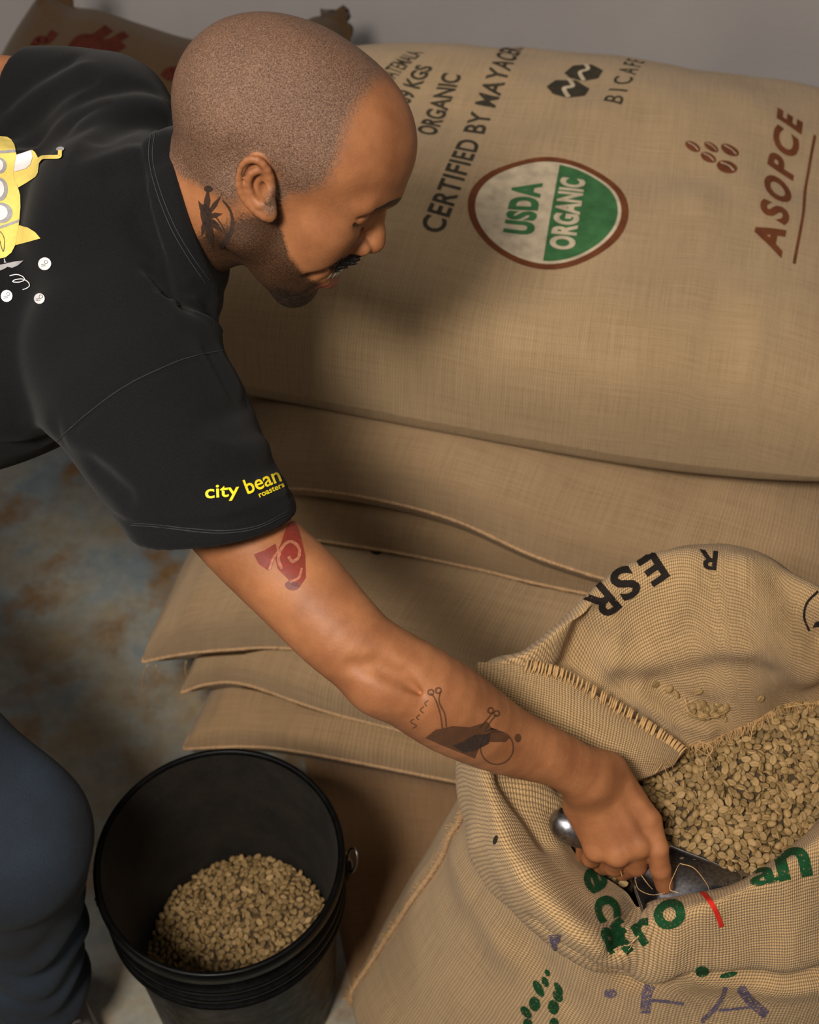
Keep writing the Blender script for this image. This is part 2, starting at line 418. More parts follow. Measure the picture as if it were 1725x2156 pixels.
M['tat_pale'] = tattoo('tattoo_pale', rgb(176, 112, 86), .70)

# ------------------------------------------------------------------ the setting
A15 = math.radians(15); UX = np.array([math.cos(A15), -math.sin(A15), 0]); VX = np.array([math.sin(A15), math.cos(A15), 0])
def quad(name, c, e1, e2, n1, n2, mat):
    a = np.linspace(-1, 1, n1); b = np.linspace(-1, 1, n2); G = np.array([c + e1*i + e2*j for i in a for j in b])
    return mesh(name, G, grid_faces(n1, n2), mat, smooth=False)
fl = quad('floor', np.array([0, 1.0, 0]), np.array([2.2, 0, 0]), np.array([0, 2.2, 0]), 2, 2, M['floor']); tag(fl, 'mottled blue grey and brown stained concrete floor', kind='structure')
WB = np.array([0.0, 2.42, 0]);
wl = quad('wall_back', WB + np.array([0, 0, 1.5]), UX*2.4, np.array([0, 0, 1.5]), 2, 2, M['wall']); tag(wl, 'plain grey painted wall behind the sacks', kind='structure')

# ------------------------------------------------------------------ stacked sacks
def bvh_of(V, Q): return BVHTree.FromPolygons([tuple(v) for v in np.asarray(V, float)], [tuple(int(i) for i in q) for q in Q])
STACK = []
def make_sack(label, front, depth, htop, hbot, mat, zback=0.0, nu=150, nv=90, lump=.010, seed=1, pf=.36, belly=.030, seams=True, a=5.0, b=3.2, skew=0.0, group='burlap sacks piled by the wall', seam_r=.0024):
    F = spline([PZ(*p) for p in front], nu)
    Bc = np.array([F[0] + (F[-1]-F[0])*s for s in np.linspace(0, 1, nu)]); Bc[:, 2] = F[:, 2].mean() + zback
    Bc = Bc + VX*depth + UX*skew
    s = np.linspace(0, 1, nu); t = np.linspace(0, 1, nv); SS, TT = np.meshgrid(s, t, indexing='ij')
    P = F[:, None, :]*(1-TT)[..., None] + Bc[:, None, :]*TT[..., None]
    # corner ears poke out, mid-edges draw in
    pull = .018*np.sin(math.pi*TT)*(np.exp(-SS*18) - np.exp(-(1-SS)*18)); P = P + UX*pull[..., None]
    prof = (1-np.abs(2*SS-1)**a)**.5*(1-np.abs(2*TT-1)**b)**pf
    pts = P.reshape(-1, 3); nz = vnoise(pts*7.0, seed) + .5*vnoise(pts*16.0, seed+5)
    nz = nz.reshape(nu, nv) + (.45*vnoise(np.stack([SS*28, TT*5, SS*0+seed], -1).reshape(-1, 3), seed+9)).reshape(nu, nv)*np.exp(-TT*3)
    P = P - VX*(belly*np.sin(math.pi*np.clip(TT/.35, 0, 1))*(1-np.abs(2*SS-1)**6))[..., None]
    fan = np.sin(TT*34 + 3*np.sin(SS*9))*np.exp(-SS*14)*.006          # gathers near the sewn end
    for tree in STACK[-2:]:
        for i in range(nu):
            for j in (range(nv) if i in (0, nu-1) else (0, nv-1)):
                h = tree.ray_cast(Vector((P[i, j, 0], P[i, j, 1], 3)), Vector((0, 0, -1)))
                if h[0] is not None and h[0].z + .008 > P[i, j, 2]: P[i, j, 2] = h[0].z + .008
    top = P.copy(); top[..., 2] += prof*(htop + lump*nz) + fan*prof
    bot = P.copy(); bot[..., 2] -= prof*hbot
    for tree in STACK[-2:]:
        for i in range(1, nu-1):
            for j in range(1, nv-1):
                x, y, z = bot[i, j]
                h = tree.ray_cast(Vector((x, y, 3)), Vector((0, 0, -1)))
                if h[0] is not None and h[0].z + .006 > z: bot[i, j, 2] = h[0].z + .006
    top[1:-1, 1:-1, 2] = np.maximum(top[1:-1, 1:-1, 2], bot[1:-1, 1:-1, 2] + .006)
    bot[..., 2] = np.maximum(bot[..., 2], .003)
    V = np.concatenate([top.reshape(-1, 3), bot.reshape(-1, 3)]); Q1 = grid_faces(nu, nv); Q2 = grid_faces(nu, nv, off=nu*nv)[:, ::-1]
    L = np.linalg.norm(F[-1]-F[0]); arc = np.concatenate([np.zeros((nu, 1)), np.cumsum(np.linalg.norm(np.diff(top, axis=1), axis=2), 1)], 1); arc = arc - arc[:, nv//2:nv//2+1]; uv = np.stack([SS*L, arc], -1).reshape(-1, 2)
    o = empty('coffee_sack', tuple(F[nu//2] + VX*depth*.5 - np.array([0, 0, F[nu//2][2] - bot[..., 2].min()])))
    body = mesh('sack_body', V, np.concatenate([Q1, Q2]), mat, uv=np.concatenate([uv, uv+.37])); adopt(body, o)
    if seams:
        edge = np.concatenate([Bc[::6][::-1]*0 + 0]) if False else None
        left = P[0, ::-1]; path = np.concatenate([left, P[1:, 0]]); path = spline(path[::2], 420)
        wob = RNG.uniform(-.0006, .0006, 420)
        v, f = tube(path, seam_r + wob, 8); sm = mesh('seam', v, f, M['seam']); adopt(sm, o)
    tag(o, label, 'sack', group)
    tr = bvh_of(V, np.concatenate([Q1, Q2])); STACK.append(tr)
    return o, body, tr
SK = {}
g_pts = [(640, 1690, .008), (660, 1800, .008), (735, 1950, .008), (800, 2020, .008)]
SK['F'] = make_sack('tan burlap sack at the very bottom of the pile, beside the black bucket', [(385, 1577, .055), (520, 1572, .06), (640, 1584, .06), (940, 1642, .05), (1010, 1654, .05)], .72, .07, .05, M['burlap_e'], .0, seed=3)
SK['E'] = make_sack('tan burlap sack second from the floor with a crumpled sewn end', [(382, 1458, .135), (440, 1440, .142), (520, 1442, .14), (700, 1502, .125), (1000, 1575, .11), (1100, 1592, .11)], .70, .075, .05, M['burlap_b'], .02, seed=5)
SK['D'] = make_sack('pale tan burlap sack whose eared corner pokes out over the floor', [(298, 1394, .20), (380, 1378, .205), (480, 1368, .21), (620, 1366, .21), (900, 1405, .20), (1300, 1490, .18), (1700, 1570, .17)], .72, .115, .05, M['burlap_d'], .03, seed=8)
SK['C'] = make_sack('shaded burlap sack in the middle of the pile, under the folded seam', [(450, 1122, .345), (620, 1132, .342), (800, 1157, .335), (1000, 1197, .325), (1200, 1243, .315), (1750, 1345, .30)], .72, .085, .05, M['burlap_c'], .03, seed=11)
SK['B'] = make_sack('burlap sack second from the top with a pale folded seam along its front', [(420, 1035, .44), (590, 1027, .44), (760, 1045, .435), (950, 1093, .42), (1150, 1180, .385), (1400, 1250, .36), (1800, 1320, .35)], .74, .11, .05, M['burlap_b'], .03, seed=14)
SK['A'] = make_sack('top burlap sack of the pile printed with a round green organic seal', [(255, 778, .565), (480, 806, .56), (900, 886, .55), (1300, 957, .54), (1560, 990, .53), (1850, 1015, .525)], .71, .182, .05, M['burlap_top'], .02, nu=220, nv=150, lump=.012, seed=21, pf=.40, b=2.8, seams=False, belly=.055)
# flat empty sack on the floor between bucket and open sack
def flat_sack():
    C4 = [PZ(640, 1592, .005), PZ(985, 1646, .005), PZ(960, 2010, .005), PZ(742, 2085, .005)]
    n = 40; G = []; uv = []
    for i in range(n):
        for j in range(n):
            a, b = i/(n-1), j/(n-1); p = (C4[0]*(1-a)+C4[1]*a)*(1-b) + (C4[3]*(1-a)+C4[2]*a)*b
            e = min(a, b, 1-a, 1-b); G.append(p); uv.append((a*.3, b*.5))
    G = np.array(G); e = np.array([min(i, j, n-1-i, n-1-j) for i in range(n) for j in range(n)])/3.0
    G[:, 2] = .0015 + .007*np.minimum(1, e)**.5 + .0015*vnoise(G*14, 3)*np.minimum(1, e)
    Bt = G.copy(); Bt[:, 2] = .001
    V = np.concatenate([G, Bt]); Q = np.concatenate([grid_faces(n, n)[:, ::-1], grid_faces(n, n, off=n*n)])
    o = mesh('empty_sack', V, Q, M['burlap_flat'], uv=np.concatenate([uv, uv]))
    tag(o, 'flat empty brown sack lying on the floor right of the bucket', 'sack')
flat_sack()
# dark sack standing against the wall
def standing_sack():
    nu, nv = 130, 80
    T = spline([PD(*p) for p in [(92, -25, 2.40), (150, 12, 2.40), (210, 22, 2.40), (300, 52, 2.41), (400, 82, 2.41), (500, 92, 2.42), (600, 70, 2.42), (660, 36, 2.42), (722, 34, 2.42)]], nu)
    Bm = T.copy(); Bm[:, 2] = .01; Bm[:, 1] -= .30; c = Bm.mean(0); Bm = c + (Bm-c)*np.array([1.30, 1.0, 1])
    s = np.linspace(0, 1, nu); t = np.linspace(0, 1, nv); SS, TT = np.meshgrid(s, t, indexing='ij')
    P = T[:, None]*(1-TT)[..., None] + Bm[:, None]*TT[..., None]
    P[..., 0] -= .10*np.sin(np.clip(TT*3.2, 0, 1)*math.pi/2)*(1-SS)**3
    prof = (1-np.abs(2*SS-1)**4)**.5*(1-np.abs(2*TT-1)**2.4)**.6
    nz = (vnoise(P.reshape(-1, 3)*8, 4)).reshape(nu, nv)
    N = unit((0, -.9, .42)); Fp = P + N*((.15 + .02*nz)*prof)[..., None]; Bp = P - N*(.10*prof)[..., None]
    Fp[..., 2] = np.maximum(Fp[..., 2], .003); Bp[..., 2] = np.maximum(Bp[..., 2], .003)
    V = np.concatenate([Fp.reshape(-1, 3), Bp.reshape(-1, 3)]); Q = np.concatenate([grid_faces(nu, nv)[:, ::-1], grid_faces(nu, nv, off=nu*nv)])
    uv = np.stack([SS*.62, TT*.8], -1).reshape(-1, 2)
    o = empty('standing_sack', tuple(c*np.array([1, 1, 0])))
    b = adopt(mesh('sack_body', V, Q, M['burlap_brown'], uv=np.concatenate([uv, uv])), o)
    ears = []
    for (px, py, d, dx, dy) in ((105, 10, 2.4, 20, -75), (695, 52, 2.42, 12, -26)):
        p0 = PD(px, py+30, d); p1 = PD(px+dx, py+dy, d)
        m = 14; G = []
        for i in range(m):
            f = i/(m-1); c0 = p0 + (p1-p0)*f; wdt = .036*(1-.35*f)*(1 + .15*math.sin(7*f))
            for k in range(12):
                ph = k/12*2*math.pi; G.append(c0 + np.array([wdt*math.cos(ph), .013*math.sin(ph), .008*math.sin(3*ph+5*f)]))
        Fq = list(map(tuple, grid_faces(m, 12)));
        Fq = [(i*12+k, i*12+(k+1) % 12, (i+1)*12+(k+1) % 12, (i+1)*12+k) for i in range(m-1) for k in range(12)] + [tuple((m-1)*12+k for k in range(12)), tuple(range(12))[::-1]]
        e = mesh('sack_ear', np.array(G), Fq, M['burlap_brown'], uv=np.array(G)[:, [0, 2]]); adopt(e, o)
    tag(o, 'dark brown sack with red print standing against the grey wall behind the man', 'sack')
    return o, b, bvh_of(V, Q)
SK['S'] = standing_sack()

# ------------------------------------------------------------------ flat prints laid onto surfaces
def campix(px, py):
    d = PD(px, py, 1.0) - np.array([0, 0, CAMZ]); return Vector((0, 0, CAMZ)), Vector(unit(d))
def hit(tree, px, py):
    o, d = campix(px, py); h = tree.ray_cast(o, d)
    return None if h[0] is None else (np.array(h[0]), np.array(h[1]) * (1 if h[1].dot(d) < 0 else -1))
def text2d(body, bold=0.0, shear=0.0, spacing=1.0, res=4):
    cu = bpy.data.curves.new('t', 'FONT'); cu.body = body; cu.offset = bold; cu.shear = shear; cu.space_character = spacing; cu.resolution_u = res; cu.size = 1
    ob = bpy.data.objects.new('t', cu); COL.objects.link(ob); bpy.context.view_layer.update()
    dg = bpy.context.evaluated_depsgraph_get(); me = bpy.data.meshes.new_from_object(ob.evaluated_get(dg))
    V = np.array([v.co[:] for v in me.vertices]).reshape(-1, 3)[:, :2]; Fc = [tuple(p.vertices) for p in me.polygons]
    bpy.data.objects.remove(ob); bpy.data.curves.remove(cu); bpy.data.meshes.remove(me)
    V = V - V.min(0); return V, Fc
def disc2d(rx, ry, cx=0, cy=0, n=40):
    a = np.arange(n)*2*math.pi/n; return np.stack([cx+rx*np.cos(a), cy+ry*np.sin(a)], 1), [tuple(range(n))]
def ring2d(r0, r1, n=64, cx=0, cy=0, sy=1.0):
    a = np.arange(n)*2*math.pi/n; c = np.stack([np.cos(a), np.sin(a)*sy], 1)
    V = np.concatenate([c*r0, c*r1]) + np.array([cx, cy]); return V, [(i, (i+1) % n, n+(i+1) % n, n+i) for i in range(n)]
def poly2d(pts): return np.array(pts, float), [tuple(range(len(pts)))]
def line2d(pts, wd, n=24):
    p = spline(np.array(pts, float), n); t = np.gradient(p, axis=0); t /= np.linalg.norm(t, axis=1)[:, None] + 1e-9
    nn = np.stack([-t[:, 1], t[:, 0]], 1)*(np.broadcast_to(np.asarray(wd, float), (n,))[:, None] if np.ndim(wd) else wd)/2
    return np.concatenate([p-nn, p+nn]), [(i, i+1, n+i+1, n+i) for i in range(n-1)]
def cat2d(*parts):
    V, Fc = join([(np.c_[v, np.zeros(len(v))], f) for v, f in parts]); return V[:, :2], Fc
def decal(name, shape, tree, frame, mat, parent, off=.0007, maxe=.007, reach=.12, cull=True):
    """shape in metres inside frame (origin, ux, uy, n); every vertex is dropped along -n on the surface"""
    O, ux, uy, n = frame; V, Fc = shape
    bm = bmesh.new(); vs = [bm.verts.new((x, y, 0)) for x, y in V]
    for f in Fc:
        try: bm.faces.new([vs[i] for i in f])
        except ValueError: pass
    bmesh.ops.triangulate(bm, faces=bm.faces[:])
    for it in range(5):
        le = [e for e in bm.edges if e.calc_length() > maxe]
        if not le: break
        bmesh.ops.subdivide_edges(bm, edges=le, cuts=1); bmesh.ops.triangulate(bm, faces=[f for f in bm.faces if len(f.verts) > 3])
    P = np.array([v.co[:2] for v in bm.verts]); bm.verts.index_update(); Fo = [[v.index for v in f.verts] for f in bm.faces]; bm.free()
    out = np.zeros((len(P), 3)); ok = np.zeros(len(P), bool); nV = Vector(-n)
    for i, (x, y) in enumerate(P):
        p = O + ux*x + uy*y + n*reach
        h = tree.ray_cast(Vector(p), nV, reach*2.2)
        if h[0] is not None:
            nn = np.array(h[1]); nn = nn if nn.dot(n) > 0 else -nn
            out[i] = np.array(h[0]) + nn*off; ok[i] = True
    Fo = [f for f in Fo if all(ok[i] for i in f) and max(np.linalg.norm(out[f[a]]-out[f[a-1]]) for a in range(len(f))) < maxe*6]
    if not Fo: return None
    used = sorted({i for f in Fo for i in f}); mp = {k: j for j, k in enumerate(used)}
    o = mesh(name, out[used], [tuple(mp[i] for i in f) for f in Fo], mat)
    return adopt(o, parent) if parent else o
def frame_px(tree, p0, p1, flip=1):
    a, na = hit(tree, *p0); b, nb = hit(tree, *p1); n = unit(na+nb); ux = (b-a); L = np.linalg.norm(ux); ux = unit(ux - n*ux.dot(n)); uy = np.cross(n, ux)*flip
    return (a, ux, uy, n), L
def fit_text(V, width=None, height=None):
    w_, h_ = V.max(0); s = np.array([width/w_ if width else height/h_, height/h_ if height else width/w_]); return V*s
def put_text(name, body, tree, p0, p1, height, mat, parent, upto=None, **kw):
    V, Fc = text2d(body, **kw); fr, L = frame_px(tree, p0, p1)
    if upto: L *= V[:, 0].max()/text2d(body[:upto], **kw)[0][:, 0].max()
    return decal(name, (fit_text(V, L, height), Fc), tree, fr, mat, parent)
def print_top_sack():
    o, b, tr = SK['A']
    put_text('printed_text', 'CERTIFIED BY MAYACERT', tr, (932, 494), (1090, 121), .030, M['ink_grey'], o, upto=18, bold=.022, spacing=1.08)
    put_text('printed_text', 'ORGANIC', tr, (917, 288), (973, 160), .028, M['ink_grey'], o, bold=.030, spacing=1.0)
    put_text('printed_text', '69 KGS', tr, (862, 221), (914, 142), .027, M['ink_grey'], o, bold=.030)
    put_text('printed_text', 'GUATEMALA', tr, (812, 186), (884, 119), .026, M['ink_grey'], o, bold=.012, upto=8)
    put_text('printed_text', 'BICAFE', tr, (1309, 221), (1346, 147), .026, M['ink_grey'], o, upto=4, bold=.010, spacing=1.45)
    put_text('printed_text', 'ASOPCE', tr, (1646, 545), (1692, 250), .040, M['ink_brown'], o, bold=.045, shear=.25, spacing=1.32)
    fr, L = frame_px(tr, (1672, 556), (1716, 285)); decal('printed_line', poly2d([(0, -.002), (L, -.002), (L, .002), (0, .002)]), tr, fr, M['ink_brown'], o)
    # round organic seal
    fr0, L = frame_px(tr, (1134, 548), (1172, 330)); c, n0 = hit(tr, 1154, 440); ux = fr0[1]; n = n0; ux = unit(ux-n*ux.dot(n)); fr = (c, ux, np.cross(n, ux), n)
    pr = hit(tr, 1318, 440)[0]; pl = hit(tr, 990, 440)[0]; R = np.linalg.norm(pr-pl)/2
    decal('printed_seal_ring', ring2d(R*.94, R*1.03), tr, fr, M['ink_brown'], o)
    decal('printed_seal_disc', disc2d(R*.935, R*.935, n=64), tr, fr, M['ink_white'], o, off=.0006)
    a = np.linspace(math.radians(187), math.radians(353), 40); a = np.linspace(math.acos(.06)+math.pi/2*0, 0, 2)
    th = np.linspace(-math.radians(177), -math.radians(3), 50)     # lower half in text frame = right half in view
    half = [(R*.89*math.cos(q), R*.89*math.sin(q)) for q in th]; half = [p for p in half]
    decal('printed_seal_field', poly2d([(x, min(y, -.012*R)) for x, y in half]), tr, fr, M['ink_green'], o, off=.0011)
    V, Fc = text2d('USDA', bold=.055, spacing=1.10); V = fit_text(V, R*.98, R*.40); V = V + np.array([-R*.50, R*.12]); decal('printed_seal_text', (V, Fc), tr, fr, M['ink_green'], o, off=.0012)
    V, Fc = text2d('ORGANIC', bold=.045, spacing=1.08); V = fit_text(V, R*1.32, R*.33); V = V + np.array([-R*.68, -R*.42]); decal('printed_seal_text', (V, Fc), tr, fr, M['ink_white'], o, off=.0017)
    # coffee bean emblems
    fr, L = frame_px(tr, (1195, 205), (1235, 150)); s = L/1.0
    def hexbean(cx, cy, w_, h_):
        pl = [(cx-w_*.5, cy-h_*.15), (cx-w_*.25, cy-h_*.5), (cx+w_*.2, cy-h_*.48), (cx+w_*.5, cy-h_*.05), (cx+w_*.3, cy+h_*.42), (cx-w_*.2, cy+h_*.5), (cx-w_*.46, cy+h_*.25)]
        return poly2d(pl)
    for (p, w_, h_) in (((1197, 186), .050, .058), ((1230, 151), .050, .052)):
        h = hit(tr, *p)
        f2 = (h[0], fr[1], fr[2], h[1]); decal('printed_bean', hexbean(0, 0, w_, h_), tr, f2, M['ink_grey'], o)
        for k in (0,): decal('printed_bean_crease', line2d([(-w_*.48, -h_*.16), (-w_*.1, h_*.08), (w_*.15, -h_*.06), (w_*.48, h_*.14)], h_*.11), tr, f2, M['ink_white'], o, off=.0013)
    for (p, rx, ry, rot) in (((1459, 309), .0120, .0075, -.6), ((1498, 310), .0115, .0070, -.6), ((1537, 317), .0140, .0100, -.6), ((1492, 332), .0120, .0080, -.6), ((1531, 352), .0145, .0125, -.6)):
        h = hit(tr, *p); c_, s_ = math.cos(rot), math.sin(rot); nn = h[1]
        e1 = unit(UX - nn*UX.dot(nn)); e2 = np.cross(nn, e1); f2 = (h[0], e1*c_+e2*s_, -e1*s_+e2*c_, nn)
        decal('printed_cherry', disc2d(rx, ry, n=20), tr, f2, M['ink_brown'], o); decal('printed_cherry_crease', line2d([(-rx*.8, 0), (0, ry*.25), (rx*.8, 0)], ry*.16, 8), tr, f2, M['ink_white'], o, off=.0013)
    # faint worn patch
    s_, b_, t_ = SK['S']
    for (p0, p1, wd) in (((70, 100), (118, 70), .016), ((150, 104), (232, 62), .018), ((168, 110), (268, 74), .015), ((200, 108), (262, 96), .014), ((345, 165), (412, 138), .018), ((360, 172), (420, 152), .014)):
        try:
            fr, L = frame_px(t_, p0, p1); decal('printed_stroke', line2d([(0, 0), (L*.3, .006), (L*.6, -.004), (L, .003)], wd), t_, fr, M['ink_maroon'], s_)
        except Exception: pass
print_top_sack()

# ------------------------------------------------------------------ the man
PERSON = empty('person', (-.62, .95, 0))
# head frame: columns = forward, left, up of the head in camera axes (right, up, forward), then in world axes
Hc = np.array([[.828, .128, .545], [-.504, .590, .630], [.240, .797, -.554]])
Hc[:, 0] /= np.linalg.norm(Hc[:, 0]); Hc[:, 2] -= Hc[:, 0]*Hc[:, 0].dot(Hc[:, 2]); Hc[:, 2] /= np.linalg.norm(Hc[:, 2]); Hc[:, 1] = np.cross(Hc[:, 2], Hc[:, 0])
CW = np.array([[1, 0, 0], [0, SP, CP], [0, CP, -SP]])        # camera axes -> world (columns right, up, forward)
HR = CW @ Hc
if np.linalg.det(HR) < 0: HR[:, 1] *= -1
HD = 1.225
HO = np.array([0, 0, CAMZ]) + CW @ np.array([-.1125, .3076, HD])
def toH(p): return (np.asarray(p, float) - HO) @ HR
def fromH(p): return np.asarray(p) @ HR.T + HO
NECK0 = toH(PD(414, 437, 1.275)); NECK1 = toH(PD(300, 480, 1.30))
EAR_T = -.62
def ear_sdf(P, side):
    # ear plane: a = forward, b = up (tilted), n = outward
    c = np.array([-.002, side*.0755, .004]); tl = -EAR_T; ES = .84
    a = np.array([math.cos(tl), side*.22, math.sin(tl)]); a = a/np.linalg.norm(a); b = np.array([-math.sin(tl), 0, math.cos(tl)]); b -= a*a.dot(b); b /= np.linalg.norm(b)
    n = np.cross(a, b); n = n if n[1]*side > 0 else -n
    R = np.stack([a, b, n], 1)
    q = ((P - c.astype(np.float32)) @ R.astype(np.float32))/np.float32(ES)
    base = sd_ell(q, (.001, .003, .003), (.0165, .029, .006))
    lobe = sd_ell(q, (.007, -.024, .004), (.0095, .012, .0055)); base = smin(base, lobe, .008)
    hx = [(.013, .004, .004), (.0125, .020, .007), (.005, .0305, .010), (-.006, .0300, .012), (-.0145, .020, .013), (-.0165, .005, .013), (-.0135, -.010, .011), (-.006, -.021, .009), (.003, -.029, .007)]
    helix = sd_chain(q, [np.array(p) for p in spline(hx, 17)], [.0036]*17, .002)
    base = smax(base, -sd_ell(q, (-.002, .004, .012), (.0125, .0235, .0085)), .003)
    anti = sd_chain(q, [np.array(p) for p in spline([(.006, .020, .006), (-.004, .016, .009), (-.009, .004, .009), (-.006, -.010, .008), (.001, -.016, .008)], 9)], [.0036]*9, .002)
    trag = sd_cap(q, (.0125, -.001, .006), (.010, -.010, .008), .0042, .0038)
    atr = sd_ell(q, (.000, -.0165, .008), (.0045, .004, .004))
    d = smin(base, helix, .003); d = smin(d, anti, .0035); d = smin(d, trag, .004); d = smin(d, atr, .003)
    d = smax(d, -sd_ell(q, (.005, -.003, .004), (.0065, .0085, .009)), .003)
    return d*ES
LID = []
for a_, z_ in ((.0460, .0090), (.0435, .0072), (.0400, .0060), (.0360, .0053), (.0320, .0050), (.0280, .0053), (.0240, .0062), (.0200, .0080)):
    LID.append((.0735 + .0158*math.sqrt(max(.05, 1-((a_-.032)/.0170)**2-((z_-.013)/.0140)**2)), a_+.0035, z_))
LID2 = [(.0735 + .0168*math.sqrt(max(.05, 1-((a_-.032)/.0182)**2-((z_-.013)/.0150)**2)), a_+.0035, z_) for a_, z_ in ((.0470, .0160), (.0420, .0192), (.0360, .0212), (.0300, .0218), (.0240, .0208), (.0190, .0180))]
def head_sdf(P):
    P = P.astype(np.float32); Pm = P.copy(); Pm[:, 1] = np.abs(Pm[:, 1])      # mirrored half
    d = sd_ell(P, (-.004, 0, .038), (.0985, .0755, .076))
    d = smin(d, sd_ell(P, (.040, 0, .046), (.057, .062, .052)), .03)
    d = smin(d, sd_ell(P, (-.050, 0, .022), (.054, .064, .056)), .03)
    d = smin(d, sd_ell(P, (.050, 0, -.018), (.046, .059, .058)), .03)
    d = smin(d, sd_ell(Pm, (.060, .043, -.014), (.024, .019, .018)), .022)     # cheekbone
    d = smin(d, sd_ell(Pm, (.056, .036, -.042), (.030, .022, .030)), .02)      # smiling cheek
    d = smin(d, sd_cap(Pm, (.010, .050, -.052), (.070, .016, -.096), .017, .015), .022)
    d = smin(d, sd_cap(Pm, (.002, .056, -.010), (.008, .051, -.05), .014, .016), .022)
    d = smin(d, sd_ell(P, (.076, 0, -.098), (.019, .022, .016)), .016)         # chin
    d = smin(d, sd_ell(P, (.073, 0, -.056), (.027, .034, .034)), .018)         # muzzle
    d = smin(d, sd_ell(P, (.045, 0, -.070), (.04, .04, .03)), .02)             # floor of the jaw
    d = smin(d, sd_cap(Pm, (.078, .046, .030), (.0935, .012, .033), .0085, .0095), .014)   # brow
    d = smax(d, -sd_ell(Pm, (.0990, .036, .0130), (.018, .0200, .0115)), .010)  # eye socket
    d = smin(d, sd_ell(Pm, (.0737, .0355, .0130), (.0158, .0170, .0140)), .003)  # lids over the ball
    d = smin(d, sd_cap(Pm, (.076, .048, .0225), (.088, .022, .0230), .0030, .0035), .006)   # upper fold
    d = smax(d, -near_only(Pm, (.08, .036, .008), .04, lambda q: sd_chain(q, LID, [.0013]*8, .0005)), .002)  # lid slit
    d = smax(d, -near_only(Pm, (.08, .036, .018), .04, lambda q: sd_chain(q, LID2, [.0012]*6, .0005)), .003)
    d = smax(d, -sd_cap(Pm, (.0770, .0470, -.0040), (.0890, .0230, -.0050), .0016, .0020), .008)   # lid crease
    nose = sd_chain(P, [(.087, 0, .020), (.097, 0, .004), (.106, 0, -.012), (.1085, 0, -.018)], [.0080, .0080, .0095, .0105], .004)
    nose = smin(nose, sd_ell(P, (.1100, 0, -.0195), (.0090, .0100, .0090)), .005)
    nose = smin(nose, sd_ell(Pm, (.0985, .0135, -.0240), (.0125, .0070, .0085)), .004)
    nose = smin(nose, sd_cap(P, (.108, 0, -.026), (.097, 0, -.034), .005, .006), .005)
    d = smin(d, nose, .007)
    d = smax(d, -sd_ell(Pm, (.1015, .0085, -.0325), (.0055, .0038, .006)), .003)  # nostril
    d = smax(d, -sd_cap(Pm, (.0940, .0225, -.016), (.0770, .046, -.056), .0030, .0034), .012)  # smile line
    d = smax(d, -sd_ell(P, (.107, 0, -.0585), (.029, .0285, .0115)), .003)     # open mouth
    ul = spline([(.082, .0300, -.0520), (.094, .018, -.0470), (.1000, .006, -.0450), (.1000, -.006, -.0450), (.094, -.018, -.0470), (.082, -.0300, -.0520)], 13)
    d = smin(d, near_only(P, (.092, 0, -.05), .06, lambda q: sd_chain(q, list(ul), [.0022]+[.0040]*11+[.0022], .002)), .005)
    ll = spline([(.082, .0300, -.0555), (.093, .018, -.0690), (.0990, .006, -.0740), (.0990, -.006, -.0740), (.093, -.018, -.0690), (.082, -.0300, -.0555)], 13)
    d = smin(d, near_only(P, (.092, 0, -.065), .06, lambda q: sd_chain(q, list(ll), [.0022]+[.0054]*11+[.0022], .002)), .004)
    d = smax(d, -sd_cap(P, (.0965, -.012, -.0820), (.0965, .012, -.0820), .0035), .008)   # groove under the lip
    for side in (-1, 1): d = smin(d, near_only(P, (-.002, side*.0755, .004), .062, lambda q, s_=side: ear_sdf(q, s_)), .005)
    d = smax(d, -sd_ell(Pm, (-.034, .079, -.005), (.010, .006, .03)), .008)
    # neck
    nk = sd_cap(P, (-.028, 0, -.030), tuple(NECK0), .052, .058); nk = smin(nk, sd_cap(P, tuple(NECK0), tuple(NECK1), .058, .062), .012)
    nk = smin(nk, sd_cap(Pm*np.array([1, 1, 1], np.float32), (-.022, .052, -.022), tuple(np.array([NECK0[0]*.6+.0, .030, NECK0[2]*.8])), .016, .014), .02)
    d = smin(d, nk, .024)
    return d
HV, HQ = surface(head_sdf, (-.20, -.105, -.17), (.135, .105, .14), .0014)
HEAD_TREE = None
# hair / beard / lip / brow masks in head coordinates
def sstep(a, b, x): t = np.clip((x-a)/(b-a), 0, 1); return t*t*(3-2*t)
x, y, z = HV.T; ay = np.abs(y)
line_f = np.interp(z, [-.02, .0, .02, .035, .05, .07, .09, .12], [.006, .016, .034, .042, .042, .036, .030, .024]) + .012*np.clip(1-ay/.06, 0, 1)*(z > .05)
hair = 1 - sstep(-.022, .016, x - line_f)
hair *= sstep(-.030, -.004, z - np.interp(x, [-.11, -.06, -.03, .0], [-.030, -.030, -.012, -.012]))
ear_zone = np.maximum(1-sstep(.0010, .0035, np.minimum(ear_sdf(HV.astype(np.float32), -1), ear_sdf(HV.astype(np.float32), 1))), .75*np.exp(-(((x+.002)/.018)**2 + ((z+.002)/.030)**2)**2)*(ay > .062)); hair *= 1-ear_zone
cheek = np.interp(x, [-.02, .005, .015, .03, .05, .065, .08, .1], [-.035, -.016, .004, -.026, -.046, -.054, -.066, -.075])
beard = 1 - sstep(-.006, .010, z - cheek); beard *= sstep(-.022, .006, x + np.interp(z, [-.12, -.085, -.06, 0], [.02, .016, .004, -.012])); beard *= 1-ear_zone
side_b = np.exp(-((x-.014)/.010)**2)*sstep(-.02, .0, z)*(1-sstep(.02, .05, z)); hair = np.maximum(hair, side_b*.8)
mst = np.exp(-(((z+.043)/.008)**2))*(x > .080)*(ay < .036)
beard = np.maximum(beard*.92, mst)
mouthd = ((x-.104)/.02)**2 + (ay/.027)**2
lip = np.exp(-((z+.0715)/.0060)**2)*(x > .082)*(ay < .027); beard *= 1 - lip*.9
